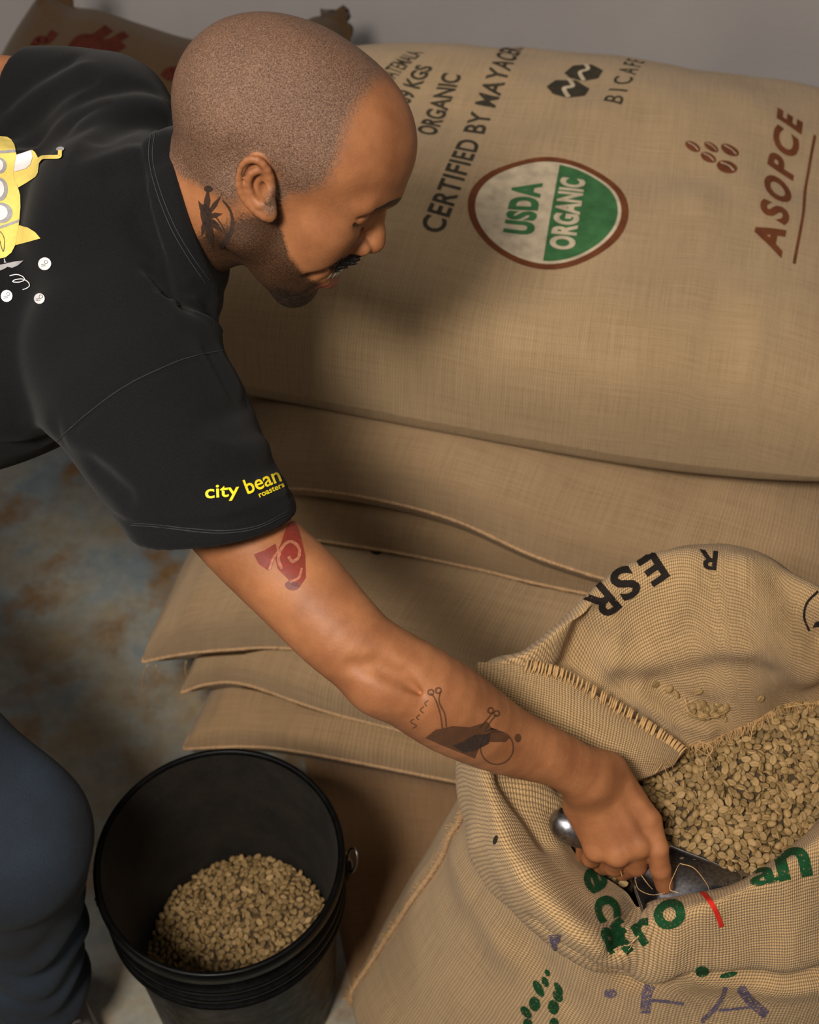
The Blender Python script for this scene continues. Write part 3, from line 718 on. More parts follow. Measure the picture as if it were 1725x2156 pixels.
beard = np.where((z < -.084) & (x > .055), np.maximum(beard, .98), beard)
bl = np.interp(ay, [.008, .02, .035, .05], [.0325, .0350, .0345, .0280]); brow = np.exp(-((z-bl)/.0040)**4)*(ay > .008)*(ay < .051)*(x > .05)
lash = np.exp(-(np.maximum(sd_chain(np.stack([x, ay, z], 1).astype(np.float32), [np.array(p)+np.array([.001, 0, -.0006]) for p in LID], [.0]*8, .0005), 0)/.0020)**4)*1.0; brow = np.maximum(brow, lash)
HM_ = np.stack([x, ay, z], 1).astype(np.float32)
goat = sstep(.072, .092, -z)*sstep(.030, .070, x)*.58; goat = np.maximum(goat, .55*(1-sstep(.003, .008, sd_cap(HM_, (.0830, .0335, -.0520), (.0800, .0270, -.0860), 0.0)))); brow = np.maximum(brow, goat*(1-lip))
HMASK = np.stack([np.clip(hair, 0, 1), np.clip(beard, 0, 1), np.clip(lip, 0, 1), np.clip(brow, 0, 1)], 1)
HW = fromH(HV)

# right arm and hand
SHO, ELB, WRI = PD(365, 900, 1.26), PD(772, 1380, 1.20), PD(1230, 1632, 1.325)
HEMC = PD(455, 1100, 1.212)
ARM_S = spline([(365, 900, 1.26, .050), (440, 1030, 1.24, .043), (510, 1124, 1.228, .0405), (632, 1241, 1.21, .0405), (706, 1321, 1.20, .038), (772, 1380, 1.20, .0358), (885, 1452, 1.215, .0385), (962, 1500, 1.24, .0385), (1060, 1555, 1.275, .032), (1170, 1597, 1.305, .0258), (1230, 1632, 1.325, .0255)], 36)
ARM_P = [PD(*a[:3]) for a in ARM_S]; ARM_R = [float(a[3]) for a in ARM_S]
hd = lambda px, py, d: PD(px, py, d)
MC = [hd(1366, 1728, 1.352), hd(1343, 1778, 1.350), hd(1300, 1796, 1.356), hd(1258, 1786, 1.368)]       # knuckles: index..little
def arm_sdf(P):
    P = P.astype(np.float32)
    d = sd_chain(P, ARM_P, ARM_R, .0004)
    # elbow crease
    d = smin(d, sd_ell(P, PD(800, 1452, 1.192), (.022, .018, .020)), .02)
    d = smax(d, -sd_chain(P, [PD(742, 1404, 1.163), PD(795, 1402, 1.165), PD(845, 1426, 1.170), PD(884, 1458, 1.182)], [.0010, .0038, .0040, .0008], .001), .014)
    # back of the hand: four metacarpals melted together, then melted onto the wrist
    roots = [PD(1285, 1628, 1.350), PD(1264, 1652, 1.348), PD(1240, 1676, 1.352), PD(1224, 1696, 1.362)]
    hnd = None
    for r0, m in zip(roots, MC): e = sd_cap(P, r0, m, .0180, .0118); hnd = e if hnd is None else smin(hnd, e, .010)
    hnd = smin(hnd, sd_cap(P, PD(1255, 1665, 1.358), PD(1290, 1725, 1.366), .020, .019), .012)
    for m in MC[1:]: hnd = smin(hnd, sd_ell(P, m - np.array([0, .002, -.002]), (.0120, .0105, .0105)), .007)
    d = smin(d, hnd, .034)
    fing = [
        ([MC[0], PD(1384, 1785, 1.352), PD(1391, 1830, 1.362), PD(1399, 1864, 1.376)], [.0120, .0106, .0098, .0088]),
        ([MC[1], PD(1340, 1822, 1.372), PD(1312, 1832, 1.400), PD(1290, 1806, 1.412)], [.0120, .0104, .0096, .0085]),
        ([MC[2], PD(1294, 1822, 1.380), PD(1270, 1822, 1.406), PD(1258, 1796, 1.414)], [.0120, .0102, .0094, .0085]),
        ([MC[3], PD(1246, 1806, 1.388), PD(1232, 1800, 1.408), PD(1228, 1776, 1.414)], [.0110, .0094, .0086, .0078]),
    ]
    f = None
    for pts, rs in fing:
        e = sd_chain(P, pts, rs, .003)
        f = e if f is None else smin(f, e, .0022)
    d = smin(d, f, .0045)
    th = sd_chain(P, [PD(1290, 1650, 1.365), PD(1350, 1712, 1.400), PD(1362, 1760, 1.424), PD(1330, 1790, 1.436)], [.018, .0135, .0115, .0095], .006)
    d = smin(d, th, .010)
    # tendons and the gaps between the knuckles
    for r0, m in zip(roots, MC): d = smin(d, sd_cap(P, r0*.6+m*.4 - np.array([0, .004, -.0135]), m - np.array([0, .003, -.0095]), .0030, .0034), .008)
    return d
pts_all = np.array([SHO, ELB, WRI, *MC, PD(1400, 1880, 1.42), PD(1290, 1806, 1.45)])
AV, AQ = surface(arm_sdf, pts_all.min(0)-.07, pts_all.max(0)+.07, .0017)
# left arm (mostly hidden) and hidden trunk under the shirt
LSH, LEL, LWR = PD(225, 245, 1.42), PD(-170, 180, 1.50), np.array([-.66, 1.22, .72])
def trunk_sdf(P):
    P = P.astype(np.float32)
    d = sd_ell(P, (-.56, 1.08, .93), (.24, .16, .08)); d = smin(d, sd_cap(P, SHO+np.array([-.06, .05, -.02]), LSH+np.array([0, -.05, -.02]), .045), .04)
    d = smin(d, sd_ell(P, (-.82, 1.06, .90), (.2, .15, .09)), .06)
    d = smin(d, sd_cap(P, LSH, LEL, .048, .040), .02); d = smin(d, sd_cap(P, LEL, LWR, .040, .027), .02)
    d = smin(d, sd_cap(P, LWR, LWR + np.array([.04, -.03, -.07]), .03, .022), .02)
    nb = fromH(NECK1); d = smin(d, sd_cap(P, nb, (-.42, 1.08, .95), .045, .05), .03)
    return d
TV, TQ = surface(trunk_sdf, (-1.1, .75, .55), (-.05, 1.55, 1.2), .006)
V = np.concatenate([HW, AV, TV]); Q = np.concatenate([HQ, AQ+len(HW), TQ+len(HW)+len(AV)])
mask = np.zeros((len(V), 4)); mask[:len(HW)] = HMASK
BODY = mesh('body', V, Q, M['skin'], attrs={'mask': mask}); adopt(BODY, PERSON); BODY['label'] = 'brown skin with shaved hair and tattoos'
HEAD_TREE = bvh_of(HW, HQ); ARM_TREE = bvh_of(AV, AQ)

# shirt
HEMN = unit(CW @ np.array([.115, -.94, .31])); HDIR = HEMN
def sheet_fold(P, a, b, amp, wid):      # a ridge along the segment a-b
    return amp*np.exp(-(np.maximum(sd_cap(P, a, b, 0.0), 0)/wid)**2)
SLV = PD(285, 815, 1.245)
def shirt_solid(P):
    d = sd_ell(P, (-.50, 1.08, .935), (.30, .225, .125))
    d = smin(d, sd_cap(P, PD(262, 690, 1.27), PD(250, 300, 1.385), .080, .066), .04)
    d = smin(d, sd_ell(P, (-.86, 1.06, .90), (.26, .20, .125)), .10)
    d = smin(d, sd_cap(P, SLV, HEMC, .082, .0695), .03)
    d = smin(d, sd_cap(P, HEMC, HEMC + HEMN*.05, .0695, .0700), .004)
    d = smin(d, sd_cap(P, LSH, LSH+(LEL-LSH)*.62, .062, .056), .03)
    d = smin(d, sd_cap(P, PD(404, 441, 1.275), PD(290, 490, 1.30), .0705, .098), .025)
    return d
def shirt_sdf(P):
    P = P.astype(np.float32)
    d = shirt_solid(P)
    fo = 0
    lo_, hi_ = P.min(0), P.max(0); up_ = 0; dn_ = 0
    for a, b, amp, wid in SHIRT_FOLDS:
        if (np.minimum(a, b) - 3*wid > hi_).any() or (np.maximum(a, b) + 3*wid < lo_).any(): continue
        v_ = sheet_fold(P, a, b, amp, wid)
        if amp > 0: up_ = np.maximum(up_, v_)
        else: dn_ = np.minimum(dn_, v_)
    fo = up_ + dn_
    n3 = .0022*np.sin(P[:, 0]*38 + 3*np.sin(P[:, 1]*11) + P[:, 2]*21) + .0014*np.sin(P[:, 1]*61 - P[:, 0]*33 + 2*np.sin(P[:, 2]*17))
    d = d - fo - n3
    # sleeve hem: cut plane, hollow inside
    ch = (P - HEMC.astype(np.float32)) @ HEMN.astype(np.float32)
    near = sd_cap(P, HEMC-HDIR*.03, HEMC+HDIR*.2, .10)
    d = np.where(near < .02, smax(d, ch, .004), d)
    inner = np.minimum(sd_cap(P, HEMC+unit(SLV-HEMC)*.03, HEMC, .0540, .0575), sd_cap(P, HEMC, HEMC+HDIR*.16, .0590, .0600))
    d = smax(d, -smax(inner, -(ch+.035), .01), .003)
    stitch = np.abs(ch + .020) - .0012; d = d + .0018*np.exp(-(np.maximum(stitch, 0)/.0022)**2)*(near < .02)
    # left sleeve end
    LD = unit(LEL-LSH); cl = (P - (LSH+(LEL-LSH)*.40).astype(np.float32)) @ LD.astype(np.float32)
    nl = sd_cap(P, LSH+(LEL-LSH)*.36, LSH+(LEL-LSH)*.9, .10); d = np.where(nl < .02, smax(d, cl, .004), d)
    # collar: open neck, ribbed band
    n0, n1 = fromH(NECK0), fromH(NECK1); ax = unit(n0-n1); cn = (P - COLC.astype(np.float32)) @ COLN.astype(np.float32)
    nn = sd_cap(P, n0 - ax*.02, n0 + ax*.2, .10)
    d = np.where(nn < .02, smax(d, cn, .006), d)
    d = smax(d, -smax(sd_cap(P, n1, n0 + ax*.10, .0590, .0600), -(cn+.03), .01), .003)
    d = d - .0026*sstep(-.029, -.025, cn)*(nn < .02); g = np.abs(cn + .029) - .001; d = d + .0034*np.exp(-(np.maximum(g, 0)/.0026)**2)*(nn < .02)
    g = np.abs(cn + .036) - .001; d = d + .0014*np.exp(-(np.maximum(g, 0)/.0020)**2)*(nn < .02)
    return d
COLC = PD(424, 436, 1.275); COLN = unit(CW @ np.array([.965, .225, -.14]))
def solid0(P): return shirt_solid(P.astype(np.float32))
cv_, cq_ = surface(solid0, (-1.15, .72, .72), (-.02, 1.50, 1.19), .012); CT = bvh_of(cv_, cq_)
SHIRT_FOLDS = []
for pl, amp, wid in [
    ([(482, 738), (400, 752), (330, 778), (270, 808), (215, 845), (160, 890), (108, 938)], .0034, .0045), ([(482, 746), (400, 760), (330, 786), (270, 816), (215, 853), (160, 898), (112, 946)], -.0030, .0040),
    ([(292, 470), (330, 540), (390, 610), (440, 640)], -.008, .011), ([(310, 460), (355, 530), (410, 585), (445, 605)], .005, .012), ([(330, 570), (390, 640), (450, 665)], -.008, .011), ([(350, 555), (410, 618), (455, 640)], .006, .011), ([(300, 590), (370, 660), (455, 690)], .005, .014),
    ([(345, 300), (280, 320), (200, 350)], .006, .014), ([(352, 330), (300, 360), (240, 370)], -.005, .012), ([(345, 262), (280, 262), (220, 285)], -.007, .013), ([(335, 225), (270, 225), (180, 262)], .006, .013), ([(320, 190), (250, 185), (180, 200)], -.005, .011),
    ([(20, 250), (90, 190), (170, 150)], .005, .010), ([(20, 285), (100, 220), (190, 175)], -.005, .010), ([(15, 215), (70, 160), (140, 130)], -.005, .009), ([(20, 330), (120, 270), (230, 225)], .005, .012),
    ([(470, 690), (490, 740), (510, 800)], .006, .012), ([(440, 740), (470, 790), (500, 840)], -.005, .012), ([(520, 850), (480, 870), (440, 880)], -.004, .010), ([(560, 935), (500, 950), (440, 940)], .004, .009), ([(585, 985), (530, 1000), (470, 1000)], -.004, .008), ([(600, 1045), (540, 1065), (470, 1075)], .004, .008),
    ([(130, 955), (200, 985), (270, 1040)], -.005, .012), ([(150, 920), (240, 960), (330, 1030)], .004, .013), ([(110, 930), (60, 945), (0, 950)], -.005, .010), ([(110, 900), (50, 905), (0, 900)], .004, .014), ([(30, 700), (120, 720), (200, 790)], .003, .03), ([(200, 420), (260, 520), (270, 640)], .004, .03)]:
    pp = [hit(CT, *p) for p in pl]; pp = [h[0] for h in pp if h is not None]
    for a_, b_ in zip(pp[:-1], pp[1:]): SHIRT_FOLDS.append((a_, b_, amp, wid))
SV, SQ = surface(shirt_sdf, (-1.15, .72, .72), (-.02, 1.50, 1.19), .0029)
SHIRT = adopt(mesh('t_shirt', SV, SQ, M['shirt']), PERSON); SHIRT['label'] = 'black cotton T-shirt with yellow print'
SHIRT_TREE = bvh_of(SV, SQ)
# moustache, teeth, eyes
def mous_sdf(P):
    P = P.astype(np.float32); Pm = P.copy(); Pm[:, 1] = np.abs(Pm[:, 1])
    d = sd_chain(Pm, [(.1010, .003, -.0375), (.0990, .013, -.0385), (.0915, .025, -.0440), (.0835, .0335, -.0525)], [.0050, .0056, .0050, .0030], .004)
    d = smin(d, sd_cap(P, (.1010, -.006, -.0385), (.1010, .006, -.0385), .0050), .005)
    n = .0014*np.sin(P[:, 1]*1900+P[:, 2]*700) + .0012*np.sin(P[:, 1]*1150-P[:, 2]*500+P[:, 0]*800); return d + n
mv, mq = surface(mous_sdf, (.07, -.045, -.075), (.13, .045, -.025), .0009)
adopt(mesh('moustache', fromH(mv), mq, M['moustache']), PERSON)['label'] = 'thick black moustache'
def tooth_row():
    parts = []
    for k in range(-4, 5):
        a = k*.0068; cx = .0985 - (a*a)*12; w_ = .0032 if abs(k) < 3 else .0029
        P = np.array([[cx+dx, a+dy*w_, -.0475+dz] for dx in (-.003, .003) for dy in (-1, 1) for dz in (-.0125, .002)])
        Fq = [(0, 1, 3, 2), (4, 6, 7, 5), (0, 4, 5, 1), (2, 3, 7, 6), (0, 2, 6, 4), (1, 5, 7, 3)]; parts.append((P, Fq))
    V, Fq = join(parts); o = mesh('teeth', fromH(V), Fq, M['teeth'], smooth=False); adopt(o, PERSON); return o
tooth_row()
def ball(c, r, mat, name, parent, n=20):
    V = []; m = n//2
    for i in range(m+1):
        th = math.pi*i/m
        for k in range(n): ph = 2*math.pi*k/n; V.append((math.sin(th)*math.cos(ph), math.sin(th)*math.sin(ph), math.cos(th)))
    V = np.array(V)*np.asarray(r) + np.asarray(c)
    Fq = [(i*n+k, (i+1)*n+k, (i+1)*n+(k+1) % n, i*n+(k+1) % n) for i in range(m) for k in range(n)]
    return adopt(mesh(name, V, Fq, mat), parent) if parent else mesh(name, V, Fq, mat)
for sd in (-1, 1): ball(fromH((.0737, sd*.0355, .0125)), .0142, M['eye'], 'eye', PERSON)

# jeans and shoes
KNE, ANK, HIP = PD(18, 1760, 1.49), PZ(80, 2080, .15), np.array([-.80, .94, .84])
KNE2, ANK2, HIP2 = np.array([-.78, 1.20, .48]), np.array([-.96, 1.24, .12]), np.array([-.80, 1.18, .84])
def jeans_sdf(P):
    P = P.astype(np.float32)
    d = sd_cap(P, HIP, KNE, .105, .082); d = smin(d, sd_cap(P, KNE, KNE*.55+ANK*.45, .079, .064), .04); d = smin(d, sd_cap(P, KNE*.55+ANK*.45, ANK, .064, .058), .02)
    e = sd_cap(P, HIP2, KNE2, .10, .078); e = smin(e, sd_cap(P, KNE2, ANK2, .074, .058), .04)
    d = smin(d, e, .05); d = smin(d, sd_ell(P, (-.88, 1.06, .86), (.16, .19, .13)), .06)
    t = ((P-KNE.astype(np.float32)) @ unit(ANK-KNE).astype(np.float32)); ln = np.linalg.norm(ANK-KNE)
    am = .0045*sstep(.05, .16, t)*(t < ln)
    d = d - am*np.sin(t*95 + 2.2*np.sin(P[:, 0]*42+P[:, 1]*25)) - .003*np.sin(t*52 + P[:, 1]*40)*(t > -.2)
    ck = (P - ANK.astype(np.float32)) @ unit(ANK-KNE).astype(np.float32); nr = sd_cap(P, ANK-.02, ANK+unit(ANK-KNE)*.1, .10)
    d = np.where(nr < .02, smax(d, ck-.035, .006), d)
    return d
JV, JQ = surface(jeans_sdf, (-1.12, .55, .03), (-.28, 1.45, 1.05), .005)
adopt(mesh('jeans', JV, JQ, M['jeans']), PERSON)['label'] = 'dark blue denim jeans'
def shoe(base, fwd):
    fwd = unit(fwd); sd = np.array([-fwd[1], fwd[0], 0]); R = np.stack([fwd, sd, [0, 0, 1]], 1)
    def sdf(P):
        q = (P - base.astype(np.float32)) @ R.astype(np.float32)
        d = sd_cap(q, (-.05, 0, .052), (.10, 0, .045), .042, .034); d = smin(d, sd_cap(q, (-.045, 0, .07), (-.035, 0, .13), .042, .045), .03)
        d = smin(d, sd_ell(q, (.12, 0, .04), (.055, .042, .030)), .03); d = smax(d, -(q[:, 2]-.022), .004); return smax(d, -sd_cap(q, (-.035, 0, .10), (-.03, 0, .2), .036), .004)
    v, q = surface(sdf, base-np.array([.2, .2, .02]), base+np.array([.22, .2, .2]), .004)
    up = adopt(mesh('shoe', v, q, M['shoe']), PERSON)
    n = 40; a = np.arange(n)*2*math.pi/n; cx = np.where(np.cos(a) > 0, np.cos(a)*.125+.045, np.cos(a)*.06-.035); cy = np.sin(a)*.044
    lo = base + np.stack([cx, cy, np.full(n, .002)], 1) @ R.T; hi = base + np.stack([cx*.99, cy*.99, np.full(n, .026)], 1) @ R.T
    V = np.concatenate([lo, hi]); Fq = [(i, (i+1) % n, n+(i+1) % n, n+i) for i in range(n)] + [tuple(range(n))[::-1], tuple(range(n, 2*n))]
    s_ = mesh('sole', V, Fq, M['rubber'], smooth=False); s_.parent = up
    tr = bvh_of(v, q)
    for k in range(4):
        p = []
        for j in range(9):
            h = tr.ray_cast(Vector(base + R @ np.array([.02+.022*k, -.024+.006*j, .25])), Vector((0, 0, -1)))
            if h[0] is not None: p.append(np.array(h[0])+np.array([0, 0, .001]))
        if len(p) > 2:
            vv, ff = tube(p, .0024, 6); l_ = mesh('lace', vv, ff, M['lace']); l_.parent = up
shoe(np.array([ANK[0]+.01, ANK[1]-.01, 0]), (.55, -.83, 0)); shoe(np.array([ANK2[0], ANK2[1], 0]), (1, 0, 0))
tag(PERSON, 'man in a black T-shirt and jeans bending over to scoop coffee beans', 'person')

# ------------------------------------------------------------------ bucket
BC = np.array([-.217, .768, 0.0]); BH = .37
def lathe(prof, n=96):
    a = np.arange(n)*2*math.pi/n; P = np.array(prof); m = len(P)
    V = np.stack([np.outer(P[:, 0], np.cos(a)), np.outer(P[:, 0], np.sin(a)), np.repeat(P[:, 1][:, None], n, 1)], -1).reshape(-1, 3)
    Fq = np.array([(i*n+k, i*n+(k+1) % n, (i+1)*n+(k+1) % n, (i+1)*n+k) for i in range(m-1) for k in range(n)], np.int32)
    return V, Fq
BUCKET = empty('bucket', tuple(BC))
outer = [(.0, .004), (.112, .004), (.117, .008), (.1185, .02), (.1305, .262)]
for zz in (.272, .294, .316): outer += [(.1315, zz-.003), (.1405, zz-.001), (.1418, zz+.001), (.1418, zz+.0045), (.1405, zz+.0065), (.1325, zz+.0085)]
outer += [(.1335, .345), (.1395, .347), (.1432, .350), (.1438, .360), (.1430, .367), (.1405, BH), (.1368, BH-.001), (.1352, BH-.005)]
inner = [(.1325, .340), (.1282, .28), (.1172, .05), (.1150, .012), (.0, .010)]
v, f = lathe(outer); o_ = mesh('bucket_body', v, f, M['plastic'], BUCKET)
v, f = lathe([outer[-1]] + inner); mesh('bucket_inside', v, f, M['dusty'], BUCKET)
lug_a = math.radians(8)
def lug(a):
    c = np.array([math.cos(a), math.sin(a), 0]); tn = np.array([-math.sin(a), math.cos(a), 0]); up = np.array([0, 0, 1.0])
    n = 24; ph = np.arange(n)*2*math.pi/n; R0 = .1330; V = []
    for (r, h) in ((.018, 0), (.018, .010), (.015, .0125), (.009, .0130), (.0075, .0165), (.0, .0168)):
        for p in ph: V.append(c*(R0+h) + tn*r*math.cos(p) + up*(.300-.0 + r*1.25*math.sin(p)))
    F2 = [(i*n+k, i*n+(k+1) % n, (i+1)*n+(k+1) % n, (i+1)*n+k) for i in range(5) for k in range(n)]
    g = mesh('handle_lug', np.array(V), F2, M['plastic'], BUCKET); return g
for a in (lug_a, lug_a+math.pi): lug(a)
hp = []
for k in range(61):
    q = math.pi*k/60; a0 = np.array([math.cos(lug_a), math.sin(lug_a), 0])*.1500; nrm = np.array([-math.sin(lug_a), math.cos(lug_a), 0])
    hp.append(a0*math.cos(q) + nrm*(.162*math.sin(q)) + np.array([0, 0, .302 - .175*math.sin(q)**1.0]))
ring = [np.array([math.cos(lug_a), math.sin(lug_a), 0])*(.151+.006*math.sin(t)) + np.array([-math.sin(lug_a), math.cos(lug_a), 0])*(.010*math.cos(t)) + np.array([0, 0, .318+.014*math.sin(t*1.0+.6)]) for t in np.linspace(0, 2*math.pi, 24)]
v, f = tube(hp, .0022, 8); bl_ = mesh('bail_handle', v, f, M['wire'], BUCKET)
v, f = tube(ring, .0017, 6); mesh('wire_loop', v, f, M['wire'], BUCKET)
tag(BUCKET, 'round black plastic bucket with ribbed rim, part filled with beans', 'bucket')

# ------------------------------------------------------------------ coffee beans
def bean_mesh(n=9, m=7):
    """oval bean: domed back, flat face with a groove down the middle"""
    V = []; Fq = []
    for i in range(m):
        th = math.pi*(i+.0)/(m-1)
        for k in range(n):
            ph = 2*math.pi*k/n; x_ = math.cos(th); r = math.sin(th); yy = r*math.cos(ph); zz = r*math.sin(ph)
            zz = zz*.62 if zz < 0 else zz*.34
            if zz > .05: zz -= .42*math.exp(-(yy/.20)**2)*r
            V.append((x_*.0047, yy*.0036, zz*.0038))
    for i in range(m-1):
        for k in range(n): Fq.append((i*n+k, (i+1)*n+k, (i+1)*n+(k+1) % n, i*n+(k+1) % n))
    return np.array(V), np.array(Fq, np.int32)
BEV, BEQ = bean_mesh(16, 8)
def rotm(ax, an):
    ax = unit(ax); K = np.array([[0, -ax[2], ax[1]], [ax[2], 0, -ax[0]], [-ax[1], ax[0], 0]]); return np.eye(3)+math.sin(an)*K+(1-math.cos(an))*K@K
def bean_pose(nrm, rng, flat=.55):
    up = unit(np.asarray(nrm) + rng.randn(3)*flat*.55); a = unit(np.cross(up, rng.randn(3))); b = np.cross(up, a)
    R = np.stack([a, b, up], 1)
    if rng.rand() < .34: R = R @ rotm((1, 0, 0), math.pi)
    if rng.rand() < .18: R = R @ rotm((1, 0, 0), rng.uniform(.6, 1.3))
    return R
def fill_beans(inside, height, lo, hi, spacing, rng, layers=2):
    """positions packed on a heap z = height(x,y) where inside(x,y)"""
    out = []
    for L in range(layers):
        pts = []; cell = {}; cs = spacing
        tries = int((hi[0]-lo[0])*(hi[1]-lo[1])/(spacing*spacing)*9)
        X = rng.uniform(lo[0], hi[0], tries); Y = rng.uniform(lo[1], hi[1], tries)
        for x_, y_ in zip(X, Y):
            if not inside(x_, y_): continue
            ci, cj = int(x_/cs//1), int(y_/cs//1); ok = True
            for a in (-1, 0, 1):
                for b in (-1, 0, 1):
                    for (u, v_) in cell.get((ci+a, cj+b), ()):
                        if (u-x_)**2+(v_-y_)**2 < spacing*spacing: ok = False
            if ok: cell.setdefault((ci, cj), []).append((x_, y_)); pts.append((x_, y_))
        for (x_, y_) in pts:
            e = .002; hz = height(x_, y_); nx = -(height(x_+e, y_)-hz)/e; ny = -(height(x_, y_+e)-hz)/e
            out.append((np.array([x_, y_, hz - L*.0042 + rng.uniform(-.001, .0014)]), unit((nx, ny, 1)), L))
    return out
def beans_object(name, items, rng, parent=None):
    n = len(items); V = np.zeros((n, len(BEV), 3)); tone = np.zeros((n, len(BEV)))
    for i, (p, nr, L) in enumerate(items):
        V[i] = (BEV*rng.uniform(.86, 1.12)) @ bean_pose(nr, rng).T + p; tone[i] = np.clip(rng.normal(.5, .2), 0, 1)
    Q = (BEQ[None] + (np.arange(n)*len(BEV))[:, None, None]).reshape(-1, 4)
    return mesh(name, V.reshape(-1, 3), Q, M['bean'], parent, attrs={'tone': tone.ravel()})
# beans in the bucket: a heap leaning to the back right
rb = np.random.RandomState(5)
def bh(x_, y_):
    dx, dy = x_-BC[0], y_-BC[1]
    return .148 + .22*dx*.55 + .10*dy - 1.6*((dx-.02)**2+(dy-.01)**2)*.9 + .002*math.sin(60*dx+20*dy)
bin_ = lambda x_, y_: (x_-BC[0])**2+(y_-BC[1])**2 < .1165**2
it = fill_beans(bin_, bh, BC[:2]-.125, BC[:2]+.125, .0066, rb, 2)
bb = beans_object('coffee_beans', it, rb); tag(bb, 'heap of pale green coffee beans inside the black bucket', 'coffee beans', kind='stuff')
n = 30; G = []
for i in range(n):
    r = .1170*i/(n-1)
    for k in range(40): a = 2*math.pi*k/40; x_, y_ = BC[0]+r*math.cos(a), BC[1]+r*math.sin(a); G.append((x_, y_, bh(x_, y_)-.006))
Fq = [(i*40+k, i*40+(k+1) % 40, (i+1)*40+(k+1) % 40, (i+1)*40+k) for i in range(n-1) for k in range(40)]
mesh('bean_bed', np.array(G), Fq, M['chaff'], bb)

# ------------------------------------------------------------------ open sack
SC_ = np.array([.345, .765])
# station: outer lip, crest, inner, edge as (px, py, height)
ST = [
 ((962, 1590, .60), (1008, 1590, .665), (1085, 1600, .640), (1175, 1630, .585)),
 ((968, 1690, .56), (1026, 1690, .650), (1110, 1700, .620), (1185, 1745, .570)),
 ((1000, 1815, .54), (1066, 1800, .640), (1150, 1790, .605), (1225, 1815, .562)),
 ((1080, 1925, .53), (1140, 1900, .630), (1210, 1865, .598), (1285, 1850, .560)),
 ((1190, 2005, .53), (1225, 1980, .622), (1262, 1920, .598), (1318, 1872, .560)),
 ((1292, 2048, .545), (1298, 2018, .604), (1316, 1955, .596), (1345, 1890, .565)),
 ((1350, 2062, .555), (1372, 1950, .630), (1378, 1898, .620), (1385, 1893, .560)),
 ((1430, 2066, .560), (1445, 1930, .652), (1446, 1886, .636), (1440, 1886, .555)),
 ((1570, 2064, .560), (1575, 1895, .665), (1575, 1850, .650), (1562, 1852, .555)),
 ((1735, 2045, .560), (1735, 1800, .680), (1728, 1742, .662), (1705, 1745, .560)),
 ((1900, 1900, .56), (1880, 1650, .690), (1835, 1610, .660), (1800, 1620, .570)),
 ((1985, 1650, .58), (1940, 1450, .720), (1870, 1460, .680), (1810, 1490, .620)),
 ((1915, 1400, .60), (1850, 1285, .740), (1790, 1370, .702), (1735, 1480, .628)),
 ((1740, 1280, .62), (1700, 1228, .757), (1685, 1360, .720), (1655, 1487, .624)),
 ((1580, 1210, .62), (1575, 1165, .768), (1580, 1335, .728), (1595, 1520, .620)),
 ((1425, 1205, .62), (1432, 1158, .768), (1450, 1320, .722), (1515, 1552, .617)),
 ((1310, 1250, .61), (1312, 1203, .752), (1335, 1345, .705), (1450, 1570, .615)),
 ((1215, 1330, .60), (1218, 1285, .735), (1252, 1395, .684), (1400, 1560, .620)),
 ((1090, 1420, .59), (1105, 1368, .712), (1180, 1430, .680), (1320, 1545, .612)),
 ((1000, 1460, .59), (1020, 1412, .694), (1105, 1470, .668), (1240, 1580, .604)),
 ((968, 1520, .60), (1000, 1500, .680), (1085, 1530, .655), (1195, 1600, .595)),
]
ns = len(ST); rows = []
LIP = np.array([[PZ(*p) for p in st] for st in ST])            # ns,4,3
phi = np.arctan2(LIP[:, 1, 1]-SC_[1], LIP[:, 1, 0]-SC_[0])
def ringat(z, hw, hdp, cx, cy):
    return np.stack([cx + hw*np.cos(phi), cy + hdp*np.sin(phi)*np.abs(np.sin(phi))**.12, np.full(ns, z)], 1)
body_rows = [ringat(.013, .405, .215, .335, .735), ringat(.045, .410, .232, .340, .742), ringat(.13, .372, .245, .335, .755), ringat(.26, .335, .245, .340, .765), ringat(.40, .300, .238, .348, .768), ringat(.50, .288, .226, .350, .768)]
CTRL = np.stack(body_rows + [LIP[:, 0], LIP[:, 1], LIP[:, 2], LIP[:, 3]], 1)      # ns, 10, 3
CTRL[:, 6] = CTRL[:, 6]                                    
NS, NR = 420, 230
step1 = np.stack([spline(CTRL[:, r], NS, closed=True) for r in range(CTRL.shape[1])], 1)
OS = np.stack([spline(step1[i], NR) for i in range(NS)], 0)    # NS, NR, 3
dth = np.arange(NS)/NS; tt = np.linspace(0, CTRL.shape[1]-1, NR)
du = np.linalg.norm(np.roll(OS, -1, 0)-OS, axis=2); 
U = np.concatenate([[0], np.cumsum(du[:, 110])[:-1]])[:, None].repeat(NR, 1)
Vv = np.concatenate([np.zeros((NS, 1)), np.cumsum(np.linalg.norm(np.diff(OS, axis=1), axis=2), 1)], 1)
